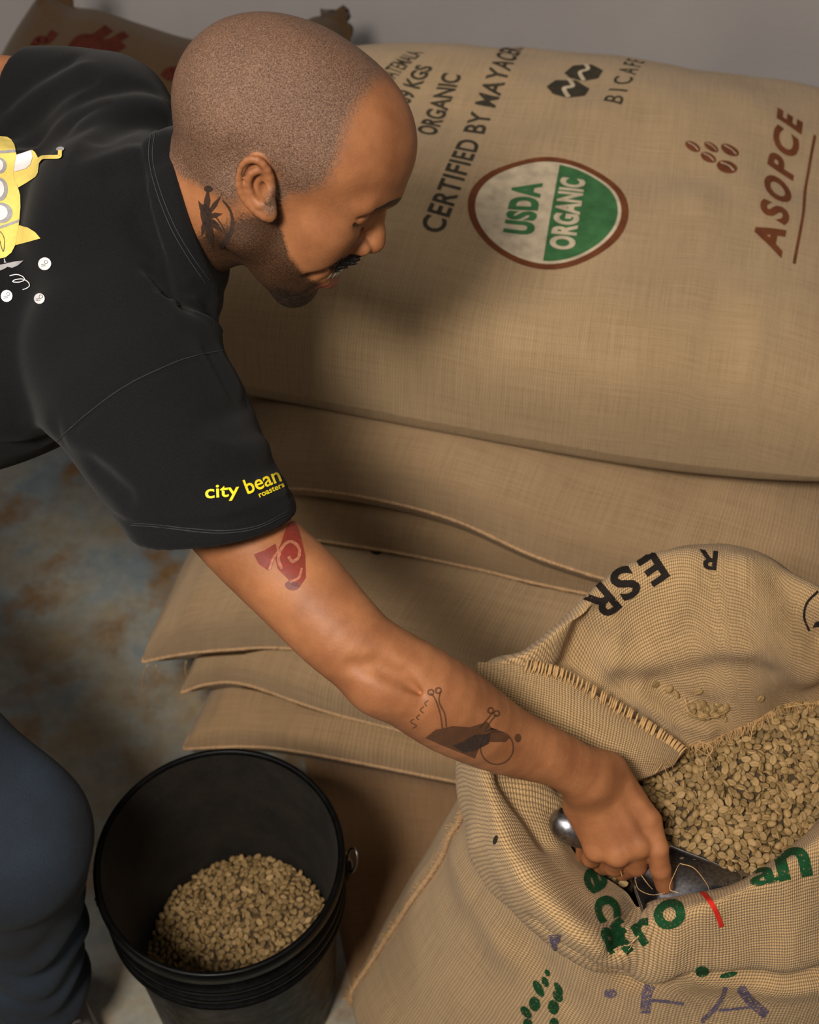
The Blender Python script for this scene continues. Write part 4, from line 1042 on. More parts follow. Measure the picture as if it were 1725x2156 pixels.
# wrinkles: soft folds running down from the lip, and dents in the body
flat = OS.reshape(-1, 3)
nrm = np.cross(np.roll(OS, -1, 0)-np.roll(OS, 1, 0), np.gradient(OS, axis=1)); nrm /= np.linalg.norm(nrm, axis=2)[..., None]+1e-9
wr = (.006*vnoise(flat*np.array([14, 14, 6]), 31) + .003*vnoise(flat*np.array([34, 34, 12]), 32)).reshape(NS, NR)
lipw = np.exp(-((tt-6.6)/1.5)**2)[None]; 
OS = OS + nrm*(wr*(.5+.6*lipw))[..., None]
pre = bvh_of(OS.reshape(-1, 3)[:], grid_faces(NS, NR, wrap_u=True)); fl_ = OS.reshape(-1, 3).astype(np.float32); amt = np.zeros(len(fl_))
for pl, amp, wid in [([(1285, 1405), (1400, 1388), (1520, 1362), (1600, 1362), (1700, 1425)], .008, .018), ([(1300, 1436), (1400, 1420), (1520, 1400), (1620, 1410)], -.004, .016), ([(1250, 1300), (1232, 1350), (1215, 1400), (1200, 1425)], -.022, .016), ([(1270, 1290), (1300, 1330), (1290, 1380)], .010, .016),
    ([(1380, 1450), (1440, 1480), (1500, 1500)], -.012, .014), ([(1350, 1470), (1420, 1510), (1490, 1530)], .010, .012), ([(1560, 1190), (1620, 1300), (1710, 1400)], .008, .018), ([(1660, 1240), (1680, 1300), (1725, 1350)], -.012, .02), ([(1460, 1190), (1440, 1260), (1390, 1330)], .006, .02),
    ([(1070, 1640), (1110, 1700), (1150, 1760)], -.012, .016), ([(1120, 1640), (1160, 1690), (1190, 1740)], .010, .014), ([(1300, 2014), (1318, 1960), (1345, 1895)], -.010, .010), ([(1330, 2064), (1450, 2070), (1600, 2070), (1724, 2062)], -.014, .014), ([(1130, 1950), (1220, 2020), (1300, 2052)], -.008, .012),
    ([(960, 1800), (1000, 1900), (1060, 2000)], .006, .03), ([(1040, 1880), (1120, 2000), (1180, 2100)], -.006, .03)]:
    pp = [hit(pre, *p) for p in pl]; pp = [h[0] for h in pp if h is not None]
    if len(pp) < 2: continue
    dd = None
    for a_, b_ in zip(pp[:-1], pp[1:]): e_ = sd_cap(fl_, a_, b_, 0.0); dd = e_ if dd is None else np.minimum(dd, e_)
    amt += amp*np.exp(-(dd/wid)**2)
nrm2 = np.cross(np.roll(OS, -1, 0)-np.roll(OS, 1, 0), np.gradient(OS, axis=1)); nrm2 /= np.linalg.norm(nrm2, axis=2)[..., None]+1e-9
tow = np.array([0, -.4, 1.0]); sg = np.sign((nrm2[:, 150:]*tow).sum(-1).mean()); OS = OS + nrm2*sg*amt.reshape(NS, NR)[..., None]
OS[..., 2] = np.maximum(OS[..., 2], .012)
OPEN = empty('open_sack', (.34, .76, .011))
k0 = int(np.argmax(OS[:, 120, 0])); OS = np.roll(OS, -k0, 0); OSx = np.concatenate([OS, OS[:1]]); du = np.linalg.norm(np.diff(OSx, axis=0), axis=2)
U = np.concatenate([[0], np.cumsum(du[:, 110])])[:, None].repeat(NR, 1); Vv = np.concatenate([np.zeros((NS+1, 1)), np.cumsum(np.linalg.norm(np.diff(OSx, axis=1), axis=2), 1)], 1)
OV = OSx.reshape(-1, 3); OQ = grid_faces(NS+1, NR)
sb = mesh('sack_body', OV, OQ, M['burlap_open'], uv=np.stack([U, Vv], -1).reshape(-1, 2)); adopt(sb, OPEN)
OPEN_TREE = bvh_of(OV, OQ)
tag(OPEN, 'open burlap sack of green coffee beans with rolled down mouth and green lettering', 'sack')
# floppy seam flap inside the left rear of the mouth
def flap():
    top = spline([PZ(*p) for p in [(1005, 1392, .705), (1110, 1402, .708), (1195, 1425, .700), (1300, 1488, .672), (1380, 1540, .650), (1442, 1586, .632)]], 120)
    bot = spline([PZ(*p) for p in [(985, 1530, .672), (1090, 1590, .648), (1180, 1630, .630), (1270, 1650, .620), (1350, 1640, .618), (1420, 1612, .622)]], 120)
    m = 50; t = np.linspace(0, 1, m); G = top[:, None]*(1-t)[None, :, None] + bot[:, None]*t[None, :, None]
    bulge = np.sin(math.pi*t)[None]*.020*np.sin(np.linspace(.5, 2.9, 120))[:, None]; G[..., 2] += bulge + (.004*vnoise((G*22).reshape(-1, 3), 9)).reshape(120, m)
    Lo = G.copy(); Lo[..., 2] -= .004; V = np.concatenate([G.reshape(-1, 3), Lo.reshape(-1, 3)]); q1 = grid_faces(120, m)
    rim = [(i*m, (i+1)*m, 120*m+(i+1)*m, 120*m+i*m) for i in range(119)] + [(i*m+m-1, 120*m+i*m+m-1, 120*m+(i+1)*m+m-1, (i+1)*m+m-1) for i in range(119)] + [((119)*m+k, 119*m+k+1, 120*m+119*m+k+1, 120*m+119*m+k) for k in range(m-1)]
    uv = np.stack([np.repeat(np.linspace(0, .26, 120)[:, None], m, 1), np.repeat(t[None]*.12, 120, 0)], -1).reshape(-1, 2)
    o = mesh('sack_flap', V, np.concatenate([q1[:, ::-1], q1+120*m, np.array(rim, np.int32)]), M['burlap_open'], uv=np.concatenate([uv, uv])); adopt(o, OPEN)
    # whip stitching along the free edge
    parts = []
    for k in range(64):
        i = int(24 + k*1.48 + RNG.uniform(-.8, .8)); i = min(i, 117); p = top[i]; tg = unit(top[i+1]-top[i-1]); inn = unit(bot[i]-top[i]); up = np.array([0, 0, 1.0])
        jt = RNG.uniform(.6, 1.2); path = [p + inn*.012*jt + up*.003 + tg*RNG.uniform(-.002, .002), p + inn*.006 + up*.0075 + tg*.001, p - inn*.003 + up*.005 + tg*.002, p - inn*.005 - up*.002 + tg*.003]
        parts.append(tube(spline(path, 7), np.array([.0006, .0008, .0010, .0010, .0010, .0008, .0004])*RNG.uniform(.8, 1.25), 6))
    v_, f_ = join(parts); st = mesh('stitching', v_, f_, M['fibre']); st.parent = o; st['kind'] = 'stuff'
    return bvh_of(V, q1)
FLAP_TREE = flap()

# ------------------------------------------------------------------ scoop
KN, HE = PD(1184, 1731, 1.386), np.array([.243, .640, .572])
BO = np.array([.222, .630, .592])
AXS = unit(HE-KN)
SCOOP = empty('scoop', tuple(HE))
def frame_tube(name, path, radii, mat, parent, n=24):
    v_, f_ = tube(path, radii, n); return adopt(mesh(name, v_, f_, mat), parent)
Lh = np.linalg.norm(HE-KN)
ts = np.linspace(0, 1, 30); rad = np.where(ts < .16, .0175*np.sqrt(np.clip(1-((.16-ts)/.168)**2, 0.001, 1)), .0175 - .0060*sstep(.16, .45, ts))
frame_tube('handle', [KN - AXS*.012 + AXS*(Lh+.012)*t for t in ts], rad, M['metal'], SCOOP)
def scoop_bowl():
    fw = unit((.92, -.335, -.18)); sd = unit(np.cross((0, 0, 1), fw)); up = np.cross(fw, sd)
    sd = unit(sd*1.0 + up*.0); nu, nv = 40, 36; Lb = .13; R0 = .042; G = []
    for i in range(nu):
        t = i/(nu-1); 
        for k in range(nv):
            a = -math.pi/2 + (k/(nv-1)-.5)*math.radians(184)        # trough, bottom at -90 deg
            edge = abs(k/(nv-1)-.5)*2
            tl = t*Lb*(1 - .30*edge**2) ; r = R0*min(1, .25+3.2*t) if t < .25 else R0*(1+.06*t)
            G.append(BO + fw*(tl-.004) + sd*(r*math.cos(a)) + up*(r*math.sin(a)))
    G = np.array(G).reshape(nu, nv, 3); C0 = G.mean(1, keepdims=True); Out = G + (G - (C0+up*.02))*.035
    V = np.concatenate([G.reshape(-1, 3), Out.reshape(-1, 3)]); q = grid_faces(nu, nv); N_ = nu*nv
    rim = []
    for i in range(nu-1):
        for k in (0, nv-1): rim.append((i*nv+k, (i+1)*nv+k, N_+(i+1)*nv+k, N_+i*nv+k))
    for k in range(nv-1): rim += [((nu-1)*nv+k, (nu-1)*nv+k+1, N_+(nu-1)*nv+k+1, N_+(nu-1)*nv+k), (k, k+1, N_+k+1, N_+k)]
    o = adopt(mesh('scoop_bowl', V, np.concatenate([q, q[:, ::-1]+N_, np.array(rim, np.int32)]), M['metal']), SCOOP)
    return fw, sd, up, R0, Lb
FW, SDV, UPV, R0, Lb = scoop_bowl()
tag(SCOOP, 'metal scoop with rounded handle gripped by the man in the open sack', 'scoop')

# ------------------------------------------------------------------ beans in the open sack
rs = np.random.RandomState(11)
inner_poly = np.stack([OS[:, NR-1, 0], OS[:, NR-1, 1]], 1); cpoly = inner_poly.mean(0); inner_poly = cpoly + (inner_poly-cpoly)*1.10
def in_poly(x_, y_, P=inner_poly[::6]):
    a = P; b = np.roll(P, -1, 0); c = (a[:, 1] > y_) != (b[:, 1] > y_)
    xi = (b[:, 0]-a[:, 0])*(y_-a[:, 1])/np.where(c, b[:, 1]-a[:, 1], 1)+a[:, 0]; return bool((c & (x_ < xi)).sum() % 2)
def sh(x_, y_):
    h = .600 + .05*(x_-.33) + .24*(y_-.72) + .004*math.sin(23*x_+1)*math.cos(19*y_)
    g = math.exp(-(((x_-.195)/.050)**2+((y_-.645)/.050)**2)); h -= .052*g
    q = np.array([x_, y_, h]) - BO; l_ = q.dot(FW); s_ = q.dot(SDV)
    if .0 < l_ < Lb*.9 and abs(s_) < R0*1.02: h -= .075      # hollow under the scoop
    return float(h)
def in_scoop(p):
    q = p-BO; l_ = q.dot(FW); s_ = q.dot(SDV); return (-.004 < l_ < Lb*.9) and abs(s_) < R0*1.06
lo = inner_poly.min(0); hi = inner_poly.max(0)
it = fill_beans(in_poly, sh, lo, hi, .0058, rs, 2)
def clear(p):
    h = ARM_TREE.find_nearest(Vector(p)); 
    return h[3] is None or h[3] > .007
it = [b for b in it if not in_scoop(b[0]) and clear(b[0])]
# spilled beans resting on the rear flap
for (px, py) in [(1495+RNG.uniform(-38, 38), 1497+RNG.uniform(-16, 18)) for _ in range(42)] + [(1425, 1458), (1410, 1448), (1470, 1452), (1600, 1468), (1380, 1440)]:
    h = hit(OPEN_TREE, px, py)
    if h is not None: it.append((h[0] + h[1]*.0028, h[1], 0))
def seen_key(b):
    d = (b[0]-np.array([0, 0, CAMZ])); return d.dot(np.array([0, CP, -SP]))
def visible(p):
    o_, dv = Vector((0, 0, CAMZ)), Vector(p)-Vector((0, 0, CAMZ)); L_ = dv.length; dv.normalize()
    px = 862.5+FPX*p[0]/(p[1]*CP-(p[2]-CAMZ)*SP)
    if px > 1720: return False
    for tr in (OPEN_TREE, FLAP_TREE, ARM_TREE):
        h = tr.ray_cast(o_, dv, L_-.008)
        if h[0] is not None: return False
    return True
tops = [i for i, b in enumerate(it) if b[2] == 0 and visible(b[0])]
tops.sort(key=lambda i: seen_key(it[i])); pick = set(tops[:300])
rest = [b for i, b in enumerate(it) if i not in pick]
sbn = beans_object('coffee_beans', rest, rs); tag(sbn, 'mass of pale green coffee beans filling the open sack', 'coffee beans', kind='stuff')
n = 46; G = []
gx = np.linspace(lo[0], hi[0], n); gy = np.linspace(lo[1], hi[1], n)
for a in gx:
    for b in gy: G.append((a, b, sh(a, b)-.0070))
G = np.array(G); fq = grid_faces(n, n); ctr = G[fq].mean(1); keep = np.array([in_poly(c[0], c[1]) for c in ctr])
mesh('bean_bed', G, fq[keep], M['chaff'], sbn)
bmeshes = []
for k in range(5):
    me = mesh('coffee_bean', BEV*(.88+.05*k), BEQ, M['bean'], attrs={'tone': np.full(len(BEV), .25+.13*k)}); bmeshes.append(me.data); bpy.data.objects.remove(me)
for i in sorted(pick):
    p, nr, _ = it[i]; o = bpy.data.objects.new('coffee_bean', bmeshes[rs.randint(5)]); COL.objects.link(o)
    o.matrix_world = Matrix.Translation(Vector(p)) @ Matrix(bean_pose(nr, rs).tolist()).to_4x4()
    tag(o, 'single pale green coffee bean on top of the heap in the open sack', 'coffee bean', 'loose beans on top of the open sack')

# ------------------------------------------------------------------ prints and tattoos that follow their surface
def decal_on(name, shape, tree, mat, parent, off=.0008, maxe=11.0, jump=.055, lim=None):
    """shape in photo pixels, laid on the surface it lies on"""
    V, Fc = shape; bm = bmesh.new(); vs = [bm.verts.new((x, y, 0)) for x, y in V]
    for f in Fc:
        try: bm.faces.new([vs[i] for i in f])
        except ValueError: pass
    bmesh.ops.triangulate(bm, faces=bm.faces[:])
    for it_ in range(5):
        le = [e for e in bm.edges if e.calc_length() > maxe]
        if not le: break
        bmesh.ops.subdivide_edges(bm, edges=le, cuts=1); bmesh.ops.triangulate(bm, faces=[f for f in bm.faces if len(f.verts) > 3])
    bm.verts.index_update(); P = [v.co[:2] for v in bm.verts]; Fo = [[v.index for v in f.verts] for f in bm.faces]; bm.free()
    H = [hit(tree, *p) for p in P]; out = np.array([h[0]+h[1]*off if h is not None else (0, 0, 0) for h in H]); ok = [h is not None for h in H]
    Fo = [f for f in Fo if all(ok[i] for i in f) and max(np.linalg.norm(out[f[a]]-out[f[a-1]]) for a in range(3)) < jump]
    if lim and Fo:                       # keep the one piece that lies in sight
        par = list(range(len(P)))
        def root(a):
            while par[a] != a: par[a] = par[par[a]]; a = par[a]
            return a
        for f in Fo:
            for i in f[1:]: par[root(i)] = root(f[0])
        cnt = {}
        for f in Fo: cnt[root(f[0])] = cnt.get(root(f[0]), 0)+1
        best = max(cnt, key=cnt.get); Fo = [f for f in Fo if root(f[0]) == best]
    if not Fo: return None
    used = sorted({i for f in Fo for i in f}); mp = {k: j for j, k in enumerate(used)}
    return adopt(mesh(name, out[used], [tuple(mp[i] for i in f) for f in Fo], mat), parent)
def text_px(body, p0, p1, height, **kw):          # baseline p0 -> p1 in photo pixels, cap height in pixels
    cu = text2d('H')[0][:, 1].max(); V, Fc = text2d_raw(body, **kw); p0 = np.array(p0, float); p1 = np.array(p1, float); L = np.linalg.norm(p1-p0); d = (p1-p0)/L; up = np.array([d[1], -d[0]])
    return p0 + V[:, :1]*L/V[:, 0].max()*d + V[:, 1:2]*height/cu*up, Fc
def text2d_raw(body, bold=0.0, shear=0.0, spacing=1.0):
    cu = bpy.data.curves.new('t', 'FONT'); cu.body = body; cu.offset = bold; cu.shear = shear; cu.space_character = spacing; cu.resolution_u = 4
    ob = bpy.data.objects.new('t', cu); COL.objects.link(ob); bpy.context.view_layer.update()
    me = bpy.data.meshes.new_from_object(ob.evaluated_get(bpy.context.evaluated_depsgraph_get()))
    V = np.array([v.co[:] for v in me.vertices]).reshape(-1, 3)[:, :2]; Fc = [tuple(p.vertices) for p in me.polygons]
    bpy.data.objects.remove(ob); bpy.data.curves.remove(cu); bpy.data.meshes.remove(me); V[:, 0] -= V[:, 0].min(); return V, Fc
def ell_px(cx, cy, rx, ry, rot=0, n=22):
    a = np.arange(n)*2*math.pi/n; c, s_ = math.cos(rot), math.sin(rot); x_, y_ = rx*np.cos(a), ry*np.sin(a)
    return np.stack([cx+x_*c-y_*s_, cy+x_*s_+y_*c], 1), [tuple(range(n))]
def sc(pts, ox, oy, k): return [(ox+x_/k, oy+y_/k) for x_, y_ in pts]
# --- shirt print
def shirt_print():
    k = 5.39; q = lambda pts: sc(pts, 0, 270, k); T, P = SHIRT_TREE, SHIRT
    D = lambda nm, shp, mt, off: decal_on(nm, shp, T, M[mt], P, off)
    D('print_fin', poly2d(q([(225, 1105), (330, 1130), (410, 1180), (470, 1250), (330, 1290), (190, 1330), (180, 1200)])), 'print_yellow', .0010)
    D('print_tower', poly2d(q([(180, 312), (370, 255), (405, 275), (432, 325), (455, 372), (448, 440), (440, 510), (415, 555), (320, 620), (215, 680), (165, 600), (150, 520)])), 'print_yellow', .0010)
    D('print_hull', poly2d(q([(-260, 110), (0, 102), (80, 110), (130, 140), (165, 200), (180, 265), (192, 310), (168, 420), (158, 520), (172, 600), (212, 682), (240, 770), (246, 900), (235, 1050), (212, 1200), (190, 1330), (140, 1420), (70, 1475), (0, 1488), (-260, 1470)])), 'print_yellow', .0013)
    D('print_window', poly2d(q([(196, 312), (365, 260), (384, 330), (355, 425), (300, 475), (165, 512), (172, 420)])), 'print_white', .0016)
    D('print_periscope', line2d(q([(448, 398), (490, 352), (560, 345), (640, 345), (692, 338), (698, 300), (700, 270)]), 8.0, 30), 'print_yellow', .0022)
    D('print_periscope_cap', ell_px(695/k, 270+250/k, 8.5, 4.6, -.08), 'print_grey', .0016)
    for pts in ([(-200, 300), (60, 282), (182, 272)], [(-200, 1210), (0, 1140), (120, 1100), (236, 1056)]): D('print_band', line2d(q(pts), 5.2, 16), 'print_grey', .0017)
    for cx, cy, rx, ry in ((0, 440, 76, 92), (0, 710, 92, 130), (2, 975, 148, 118)):
        D('print_porthole', ell_px(cx/k, 270+cy/k, rx/k, ry/k), 'print_grey', .0017); D('print_porthole_glass', ell_px(cx/k-2, 270+cy/k, rx/k*.70, ry/k*.74), 'print_white', .0021)
    D('print_leaf', line2d(q([(0, 1185), (38, 1230), (58, 1310), (42, 1415), (15, 1350), (0, 1290)]), 1.4, 24), 'print_line', .0017)
    D('print_propeller', poly2d(q([(-60, 1570), (60, 1548), (160, 1522), (282, 1502), (215, 1560), (150, 1590), (90, 1580), (60, 1600), (0, 1625), (-60, 1630)])), 'print_grey', .0012)
    D('print_shaft', poly2d(q([(45, 1488), (62, 1488), (66, 1520), (84, 1532), (48, 1536), (52, 1515)])), 'print_grey', .0012)
    for cx, cy, r in ((520, 1540, 73), (80, 1910, 68), (460, 1940, 60)):
        D('print_bubble', ell_px(cx/k, 270+cy/k, r/k, r/k), 'print_white', .0012); D('print_bubble_line', ring2d(3.2, 3.9, 18, (cx+20)/k, 270+(cy-20)/k), 'print_line', .0017)
        for dy in (8, 26): D('print_bubble_line', line2d(q([(cx-35, cy+dy), (cx+15, cy+dy-4)]), .8, 4), 'print_line', .0017)
    D('print_swirl', line2d(q([(115, 1680), (200, 1665), (270, 1685), (290, 1725), (220, 1752), (150, 1748), (190, 1722), (270, 1715), (330, 1745), (348, 1790), (310, 1822), (268, 1836)]), 1.7, 60), 'print_white', .0012)
    decal_on('print_text', text_px('city', (433, 1050), (504, 1045), 27, bold=.012), T, M['print_gold'], P, .0012, 7)
    decal_on('print_text', text_px('bean', (521, 1042), (592, 1014), 30, bold=.012), T, M['print_gold'], P, .0012, 7)
    decal_on('print_text', text_px('roasters', (546, 1049), (598, 1026), 11, bold=.016), T, M['print_gold'], P, .0012, 7)
shirt_print()
for pl in ([(276, 1106), (320, 1108), (400, 1118), (470, 1122), (540, 1112), (604, 1082)], [(280, 1101), (320, 1103), (400, 1113), (470, 1117), (540, 1107), (604, 1077)], [(484, 736), (400, 752), (330, 779), (270, 809), (215, 846), (160, 891), (110, 940)],
           [(328, 275), (322, 330), (338, 400), (368, 475), (405, 540), (440, 590)], [(320, 275), (314, 330), (330, 402), (360, 479), (397, 545), (432, 596)]):
    decal_on('seam_stitching', line2d(pl, 1.5, 60), SHIRT_TREE, M['thread'], SHIRT, .0009, 14, lim=True)
# --- tattoos
def tattoos():
    q = lambda pts: sc(pts, 340, 20, 3.08)
    D = lambda nm, shp, mt, off=.0005, T=HEAD_TREE: decal_on(nm, shp, T, M[mt], BODY, off, 9)
    c0 = (292, 1345)
    for tx, ty, wd in ((305, 1150, 34), (392, 1200, 26), (400, 1322, 30), (404, 1445, 34), (332, 1555, 40), (262, 1470, 30), (240, 1235, 26), (345, 1480, 24), (385, 1400, 20)):
        dx, dy = tx-c0[0], ty-c0[1]; l_ = math.hypot(dx, dy); nx, ny = -dy/l_, dx/l_
        D('neck_tattoo', poly2d(q([(c0[0]-nx*wd*.35, c0[1]-ny*wd*.35), (c0[0]+dx*.55-nx*wd*.62, c0[1]+dy*.55-ny*wd*.62), (tx, ty), (c0[0]+dx*.55+nx*wd*.62, c0[1]+dy*.55+ny*wd*.62), (c0[0]+nx*wd*.35, c0[1]+ny*wd*.35)])), 'tat_black')
    D('neck_tattoo', ell_px(340+292/3.08, 20+1335/3.08, 12, 26, -.15), 'tat_black'); D('neck_tattoo', ell_px(340+306/3.08, 20+1162/3.08, 9, 7), 'tat_black')
    D('neck_tattoo', line2d(q([(398, 1235), (442, 1290), (462, 1360), (455, 1430), (425, 1490), (378, 1552)]), np.array([3, 4, 5, 5, 6, 7, 8, 10, 11, 12, 11, 6])/1.0, 12), 'tat_black')
    D('neck_tattoo', line2d(q([(345, 1330), (395, 1400), (430, 1480)]), 3.0, 10), 'tat_black')
    q2 = lambda pts: sc(pts, 400, 1060, 1.917); A = ARM_TREE
    D('arm_tattoo', poly2d(q2([(258, 205), (300, 190), (345, 163), (352, 190), (330, 245), (318, 272), (278, 245)])), 'tat_red', .0005, A)
    D('arm_tattoo', poly2d(q2([(395, 85), (418, 60), (440, 110), (465, 210), (468, 300), (442, 340), (410, 330), (395, 305), (355, 265), (342, 215), (368, 160), (380, 120)])), 'tat_red', .0005, A)
    D('arm_tattoo', ell_px(400+412/1.917, 1060+332/1.917, 15, 10, .2), 'tat_plum', .0008, A)
    D('arm_tattoo', line2d(q2([(372, 265), (358, 225), (372, 180), (402, 156), (436, 176), (440, 216), (415, 236), (398, 216)]), 6.5, 30), 'tat_pale', .0009, A)
    D('arm_tattoo', line2d(q2([(322, 268), (338, 222), (362, 188)]), 5, 12), 'tat_pale', .0009, A)
    D('arm_tattoo', line2d(q2([(452, 262), (440, 300), (405, 318)]), 5, 12), 'tat_pale', .0009, A)
    D('forearm_tattoo', poly2d(q2([(950, 945), (990, 912), (1060, 897), (1130, 902), (1200, 880), (1216, 905), (1180, 925), (1240, 912), (1290, 945), (1272, 962), (1200, 962), (1165, 990), (1150, 1028), (1085, 1002), (1010, 972)])), 'tat_soft', .0005, A)
    D('forearm_tattoo', poly2d(q2([(1150, 932), (1212, 928), (1204, 968), (1150, 996), (1105, 1004), (1060, 975), (1100, 960)])), 'tat_black', .0007, A)
    for pts in ([(970, 765), (990, 790), (1010, 850), (1018, 905)], [(1010, 757), (1005, 800), (1028, 850), (1034, 900)], [(1168, 905), (1195, 875), (1222, 842)], [(1190, 915), (1212, 880), (1236, 852)]): D('forearm_tattoo', line2d(q2(pts), 3.2, 14), 'tat_soft', .0006, A)
    for cx, cy in ((972, 762), (1002, 755), (1212, 836), (1236, 848)): D('forearm_tattoo', ring2d(4, 7.5, 16, 400+cx/1.917, 1060+cy/1.917), 'tat_soft', .0006, A)
    D('forearm_tattoo', ring2d(33, 36, 40, 400+1238/1.917, 1060+985/1.917), 'tat_soft', .0006, A)
    D('forearm_tattoo', ell_px(400+1322/1.917, 1060+946/1.917, 7, 9), 'tat_soft', .0006, A)
    for pts in ([(962, 795), (948, 805), (955, 818)], [(945, 818), (930, 832), (942, 845)], [(928, 850), (915, 862), (925, 872)], [(905, 868), (890, 880), (915, 895), (900, 905)]): D('forearm_tattoo', line2d(q2(pts), 2.6, 10), 'tat_soft', .0006, A)
tattoos()
# --- lettering on the open sack
def sack_letters():
    T, P = OPEN_TREE, OPEN
    D = lambda nm, shp, mt: decal_on(nm, shp, T, M[mt], P, .0012, 8, lim=True)
    L = lambda ch, p0, p1, h, mt, **kw: D('printed_letter', text_px(ch, p0, p1, h, **kw), mt)
    L('e', (1222, 1838), (1246, 1886), 62, 'ink_dgreen', bold=.03); L('c', (1246, 1896), (1264, 1946), 68, 'ink_dgreen', bold=.03); L('a', (1262, 1958), (1284, 2010), 62, 'ink_dgreen', bold=.03)
    L('f', (1312, 2012), (1346, 1985), 66, 'ink_dgreen', bold=.03); L('r', (1352, 1990), (1388, 1965), 62, 'ink_dgreen', bold=.03); L('o', (1392, 1962), (1452, 1932), 74, 'ink_dgreen', bold=.035)
    L('n', (1640, 1852), (1710, 1838), 82, 'ink_dgreen', bold=.03); L('a', (1582, 1866), (1640, 1852), 44, 'ink_dgreen', bold=.03)
    D('red_mark', line2d([(1477, 1877), (1500, 1905), (1512, 1930), (1519, 1950)], 10, 14), 'ink_red')
    D('printed_dab', ell_px(1478, 2044, 14, 12), 'ink_dgreen'); D('printed_dab', ell_px(1534, 2051, 19, 6, -.25), 'ink_dgreen')
    D('violet_mark', poly2d([(1155, 1968), (1185, 1964), (1180, 1980), (1170, 2008), (1163, 1990)]), 'ink_purple'); D('violet_mark', ell_px(1286, 2090, 14, 10), 'ink_purple')
    D('violet_letter', line2d([(1372, 2070), (1362, 2095), (1360, 2132)], 22, 10), 'ink_purple'); D('violet_letter', line2d([(1372, 2104), (1405, 2107), (1440, 2112)], 7, 8), 'ink_purple')
    D('violet_letter', line2d([(1557, 2076), (1580, 2105), (1614, 2135)], 20, 10), 'ink_purple'); D('violet_letter', line2d([(1528, 2076), (1515, 2110), (1477, 2150)], 10, 10), 'ink_purple'); D('violet_letter', line2d([(1512, 2126), (1545, 2122), (1580, 2119)], 6, 8), 'ink_purple')
    for (cx, cy, rx, ry, r) in ((1583, 1500, 16, 24, -.4), (1568, 1558, 20, 36, -.4), (1525, 1602, 26, 60, -.5), (1655, 1602, 20, 46, -.5), (1650, 1652, 28, 42, -.6), (1500, 1702, 36, 48, -.2), (1622, 1722, 36, 48, -.2), (1445, 1756, 26, 48, -.7), (1625, 1826, 30, 36, 0), (1455, 1828, 30, 34, -.4)):
        D('printed_leaf', ell_px(640+cx/3.08, 1560+cy/3.08, rx/3.08, ry/3.08, r), 'ink_dgreen')
    L('E', (1378, 1162), (1342, 1186), 58, 'ink_bold', bold=.03); L('S', (1322, 1190), (1280, 1216), 60, 'ink_bold', bold=.03); L('R', (1268, 1228), (1226, 1264), 62, 'ink_bold', bold=.03)
    L('R', (1512, 1164), (1472, 1160), 36, 'ink_bold', bold=.03); L('R', (1735, 1282), (1712, 1322), 40, 'ink_bold', bold=.04)
    D('printed_ring', line2d([(1722, 1246), (1700, 1268), (1693, 1298), (1703, 1328)], 5, 14), 'ink_bold')
    D('ink_speck', ell_px(1045, 1768, 4, 10, .3), 'ink_black')
    decal_on('printed_mark', line2d([(778, 1150), (784, 1162), (796, 1166), (808, 1158)], 6, 10), SK['D'][2], M['ink_black'], SK['D'][0], .0012, 8)
sack_letters()
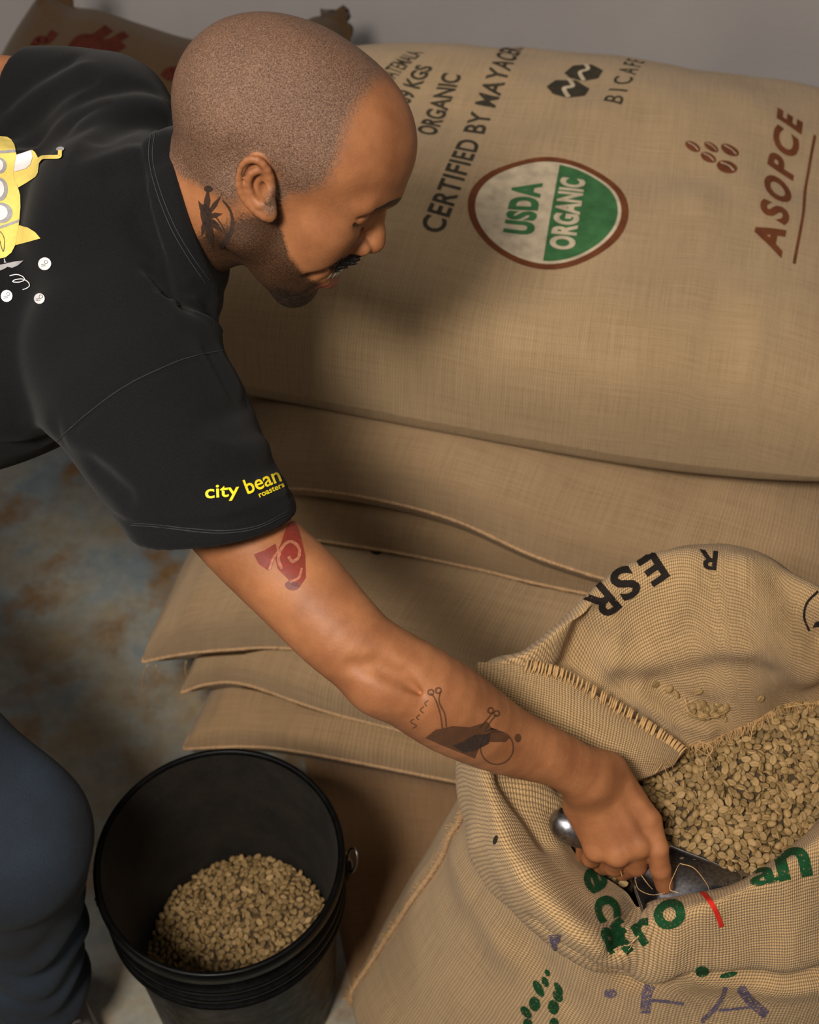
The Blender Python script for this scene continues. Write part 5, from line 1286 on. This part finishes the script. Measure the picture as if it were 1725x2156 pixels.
# ------------------------------------------------------------------ loose fibres
def strand(parts, pts, r, n=10):
    parts.append(tube(spline(pts, n), np.linspace(r, r*.5, n), 5))
def fibres():
    parts = []
    for i in range(0, NS, 1):                                     # fuzz of the torn edge of the mouth
        p = OS[i, NR-1]; 
        if p[1] < .70: continue
        for _ in range(3):
            d0 = unit(np.array([RNG.uniform(-.6, .6), -1, RNG.uniform(-.5, .25)])); L_ = RNG.uniform(.004, .013)
            strand(parts, [p + np.array([0, .003, .001]), p + d0*L_*.5 + RNG.randn(3)*.0012, p + d0*L_ + RNG.randn(3)*.002], RNG.uniform(.0003, .0006), 5)
    v_, f_ = join(parts); o = adopt(mesh('frayed_edge', v_, f_, M['fibre']), OPEN); o['kind'] = 'stuff'
    longs = [[(1442, 1468, .655), (1452, 1500, .650), (1490, 1512, .648), (1530, 1500, .648)], [(1500, 1600, .632), (1490, 1570, .640), (1530, 1545, .636)], [(1490, 1640, .622), (1486, 1605, .632), (1500, 1580, .636), (1530, 1540, .634)],
             [(1580, 1560, .632), (1590, 1525, .640), (1625, 1495, .640)], [(1470, 1560, .640), (1500, 1572, .640), (1492, 1590, .634), (1465, 1575, .636)], [(1650, 1490, .642), (1690, 1483, .648), (1722, 1480, .646)],
             [(1430, 1880, .640), (1410, 1870, .640), (1425, 1830, .640), (1432, 1818, .638)], [(1432, 1818, .640), (1462, 1828, .645), (1488, 1860, .655), (1494, 1875, .660)], [(1350, 1842, .600), (1365, 1862, .605), (1374, 1872, .612)],
             [(1300, 1815, .590), (1306, 1830, .592), (1310, 1845, .592)], [(1338, 1852, .596), (1345, 1872, .606), (1372, 1884, .618), (1400, 1880, .630)], [(1395, 1600, .630), (1402, 1622, .622), (1410, 1640, .612)], [(1380, 1628, .628), (1392, 1612, .632), (1402, 1596, .632)], [(1405, 1600, .632), (1415, 1610, .628), (1418, 1620, .62)]]
    for L_ in longs:
        pp = []; strand(pp, [PZ(*a) for a in L_], .0005, 16); v_, f_ = pp[0]; adopt(mesh('loose_thread', v_, f_, M['fibre']), OPEN)
    # fuzzy side seam down the left of the open sack
    iL = int(np.argmin(OS[:, 60, 0])); seam = OS[iL, 8:150:2]; v_, f_ = tube(spline(seam + np.array([-.003, 0, 0]), 160), .0038, 7); sm = adopt(mesh('side_seam', v_, f_, M['seam']), OPEN)
    parts = []
    for _ in range(900):
        p = seam[RNG.randint(len(seam))] + RNG.randn(3)*.0015; d0 = unit(np.array([-1, RNG.uniform(-.9, .9), RNG.uniform(-.9, .9)])); L_ = RNG.uniform(.003, .010)
        strand(parts, [p, p+d0*L_*.5+RNG.randn(3)*.001, p+d0*L_+RNG.randn(3)*.0016], RNG.uniform(.0003, .0006), 4)
    v_, f_ = join(parts); o = mesh('seam_fuzz', v_, f_, M['fibre']); o.parent = sm; o['kind'] = 'stuff'
fibres()
for L_ in ([(312, 1398, .19), (300, 1430, .15), (304, 1462, .11), (312, 1492, .07)], [(330, 1400, .19), (322, 1416, .17), (330, 1428, .155), (336, 1412, .175)], [(392, 1392, .19), (390, 1412, .17), (396, 1432, .15)], [(384, 1456, .13), (376, 1462, .12), (378, 1474, .11)]):
    pp = []; strand(pp, [PZ(*a) for a in L_], .0011, 14); v_, f_ = pp[0]; adopt(mesh('loose_thread', v_, f_, M['fibre']), SK['D'][0])
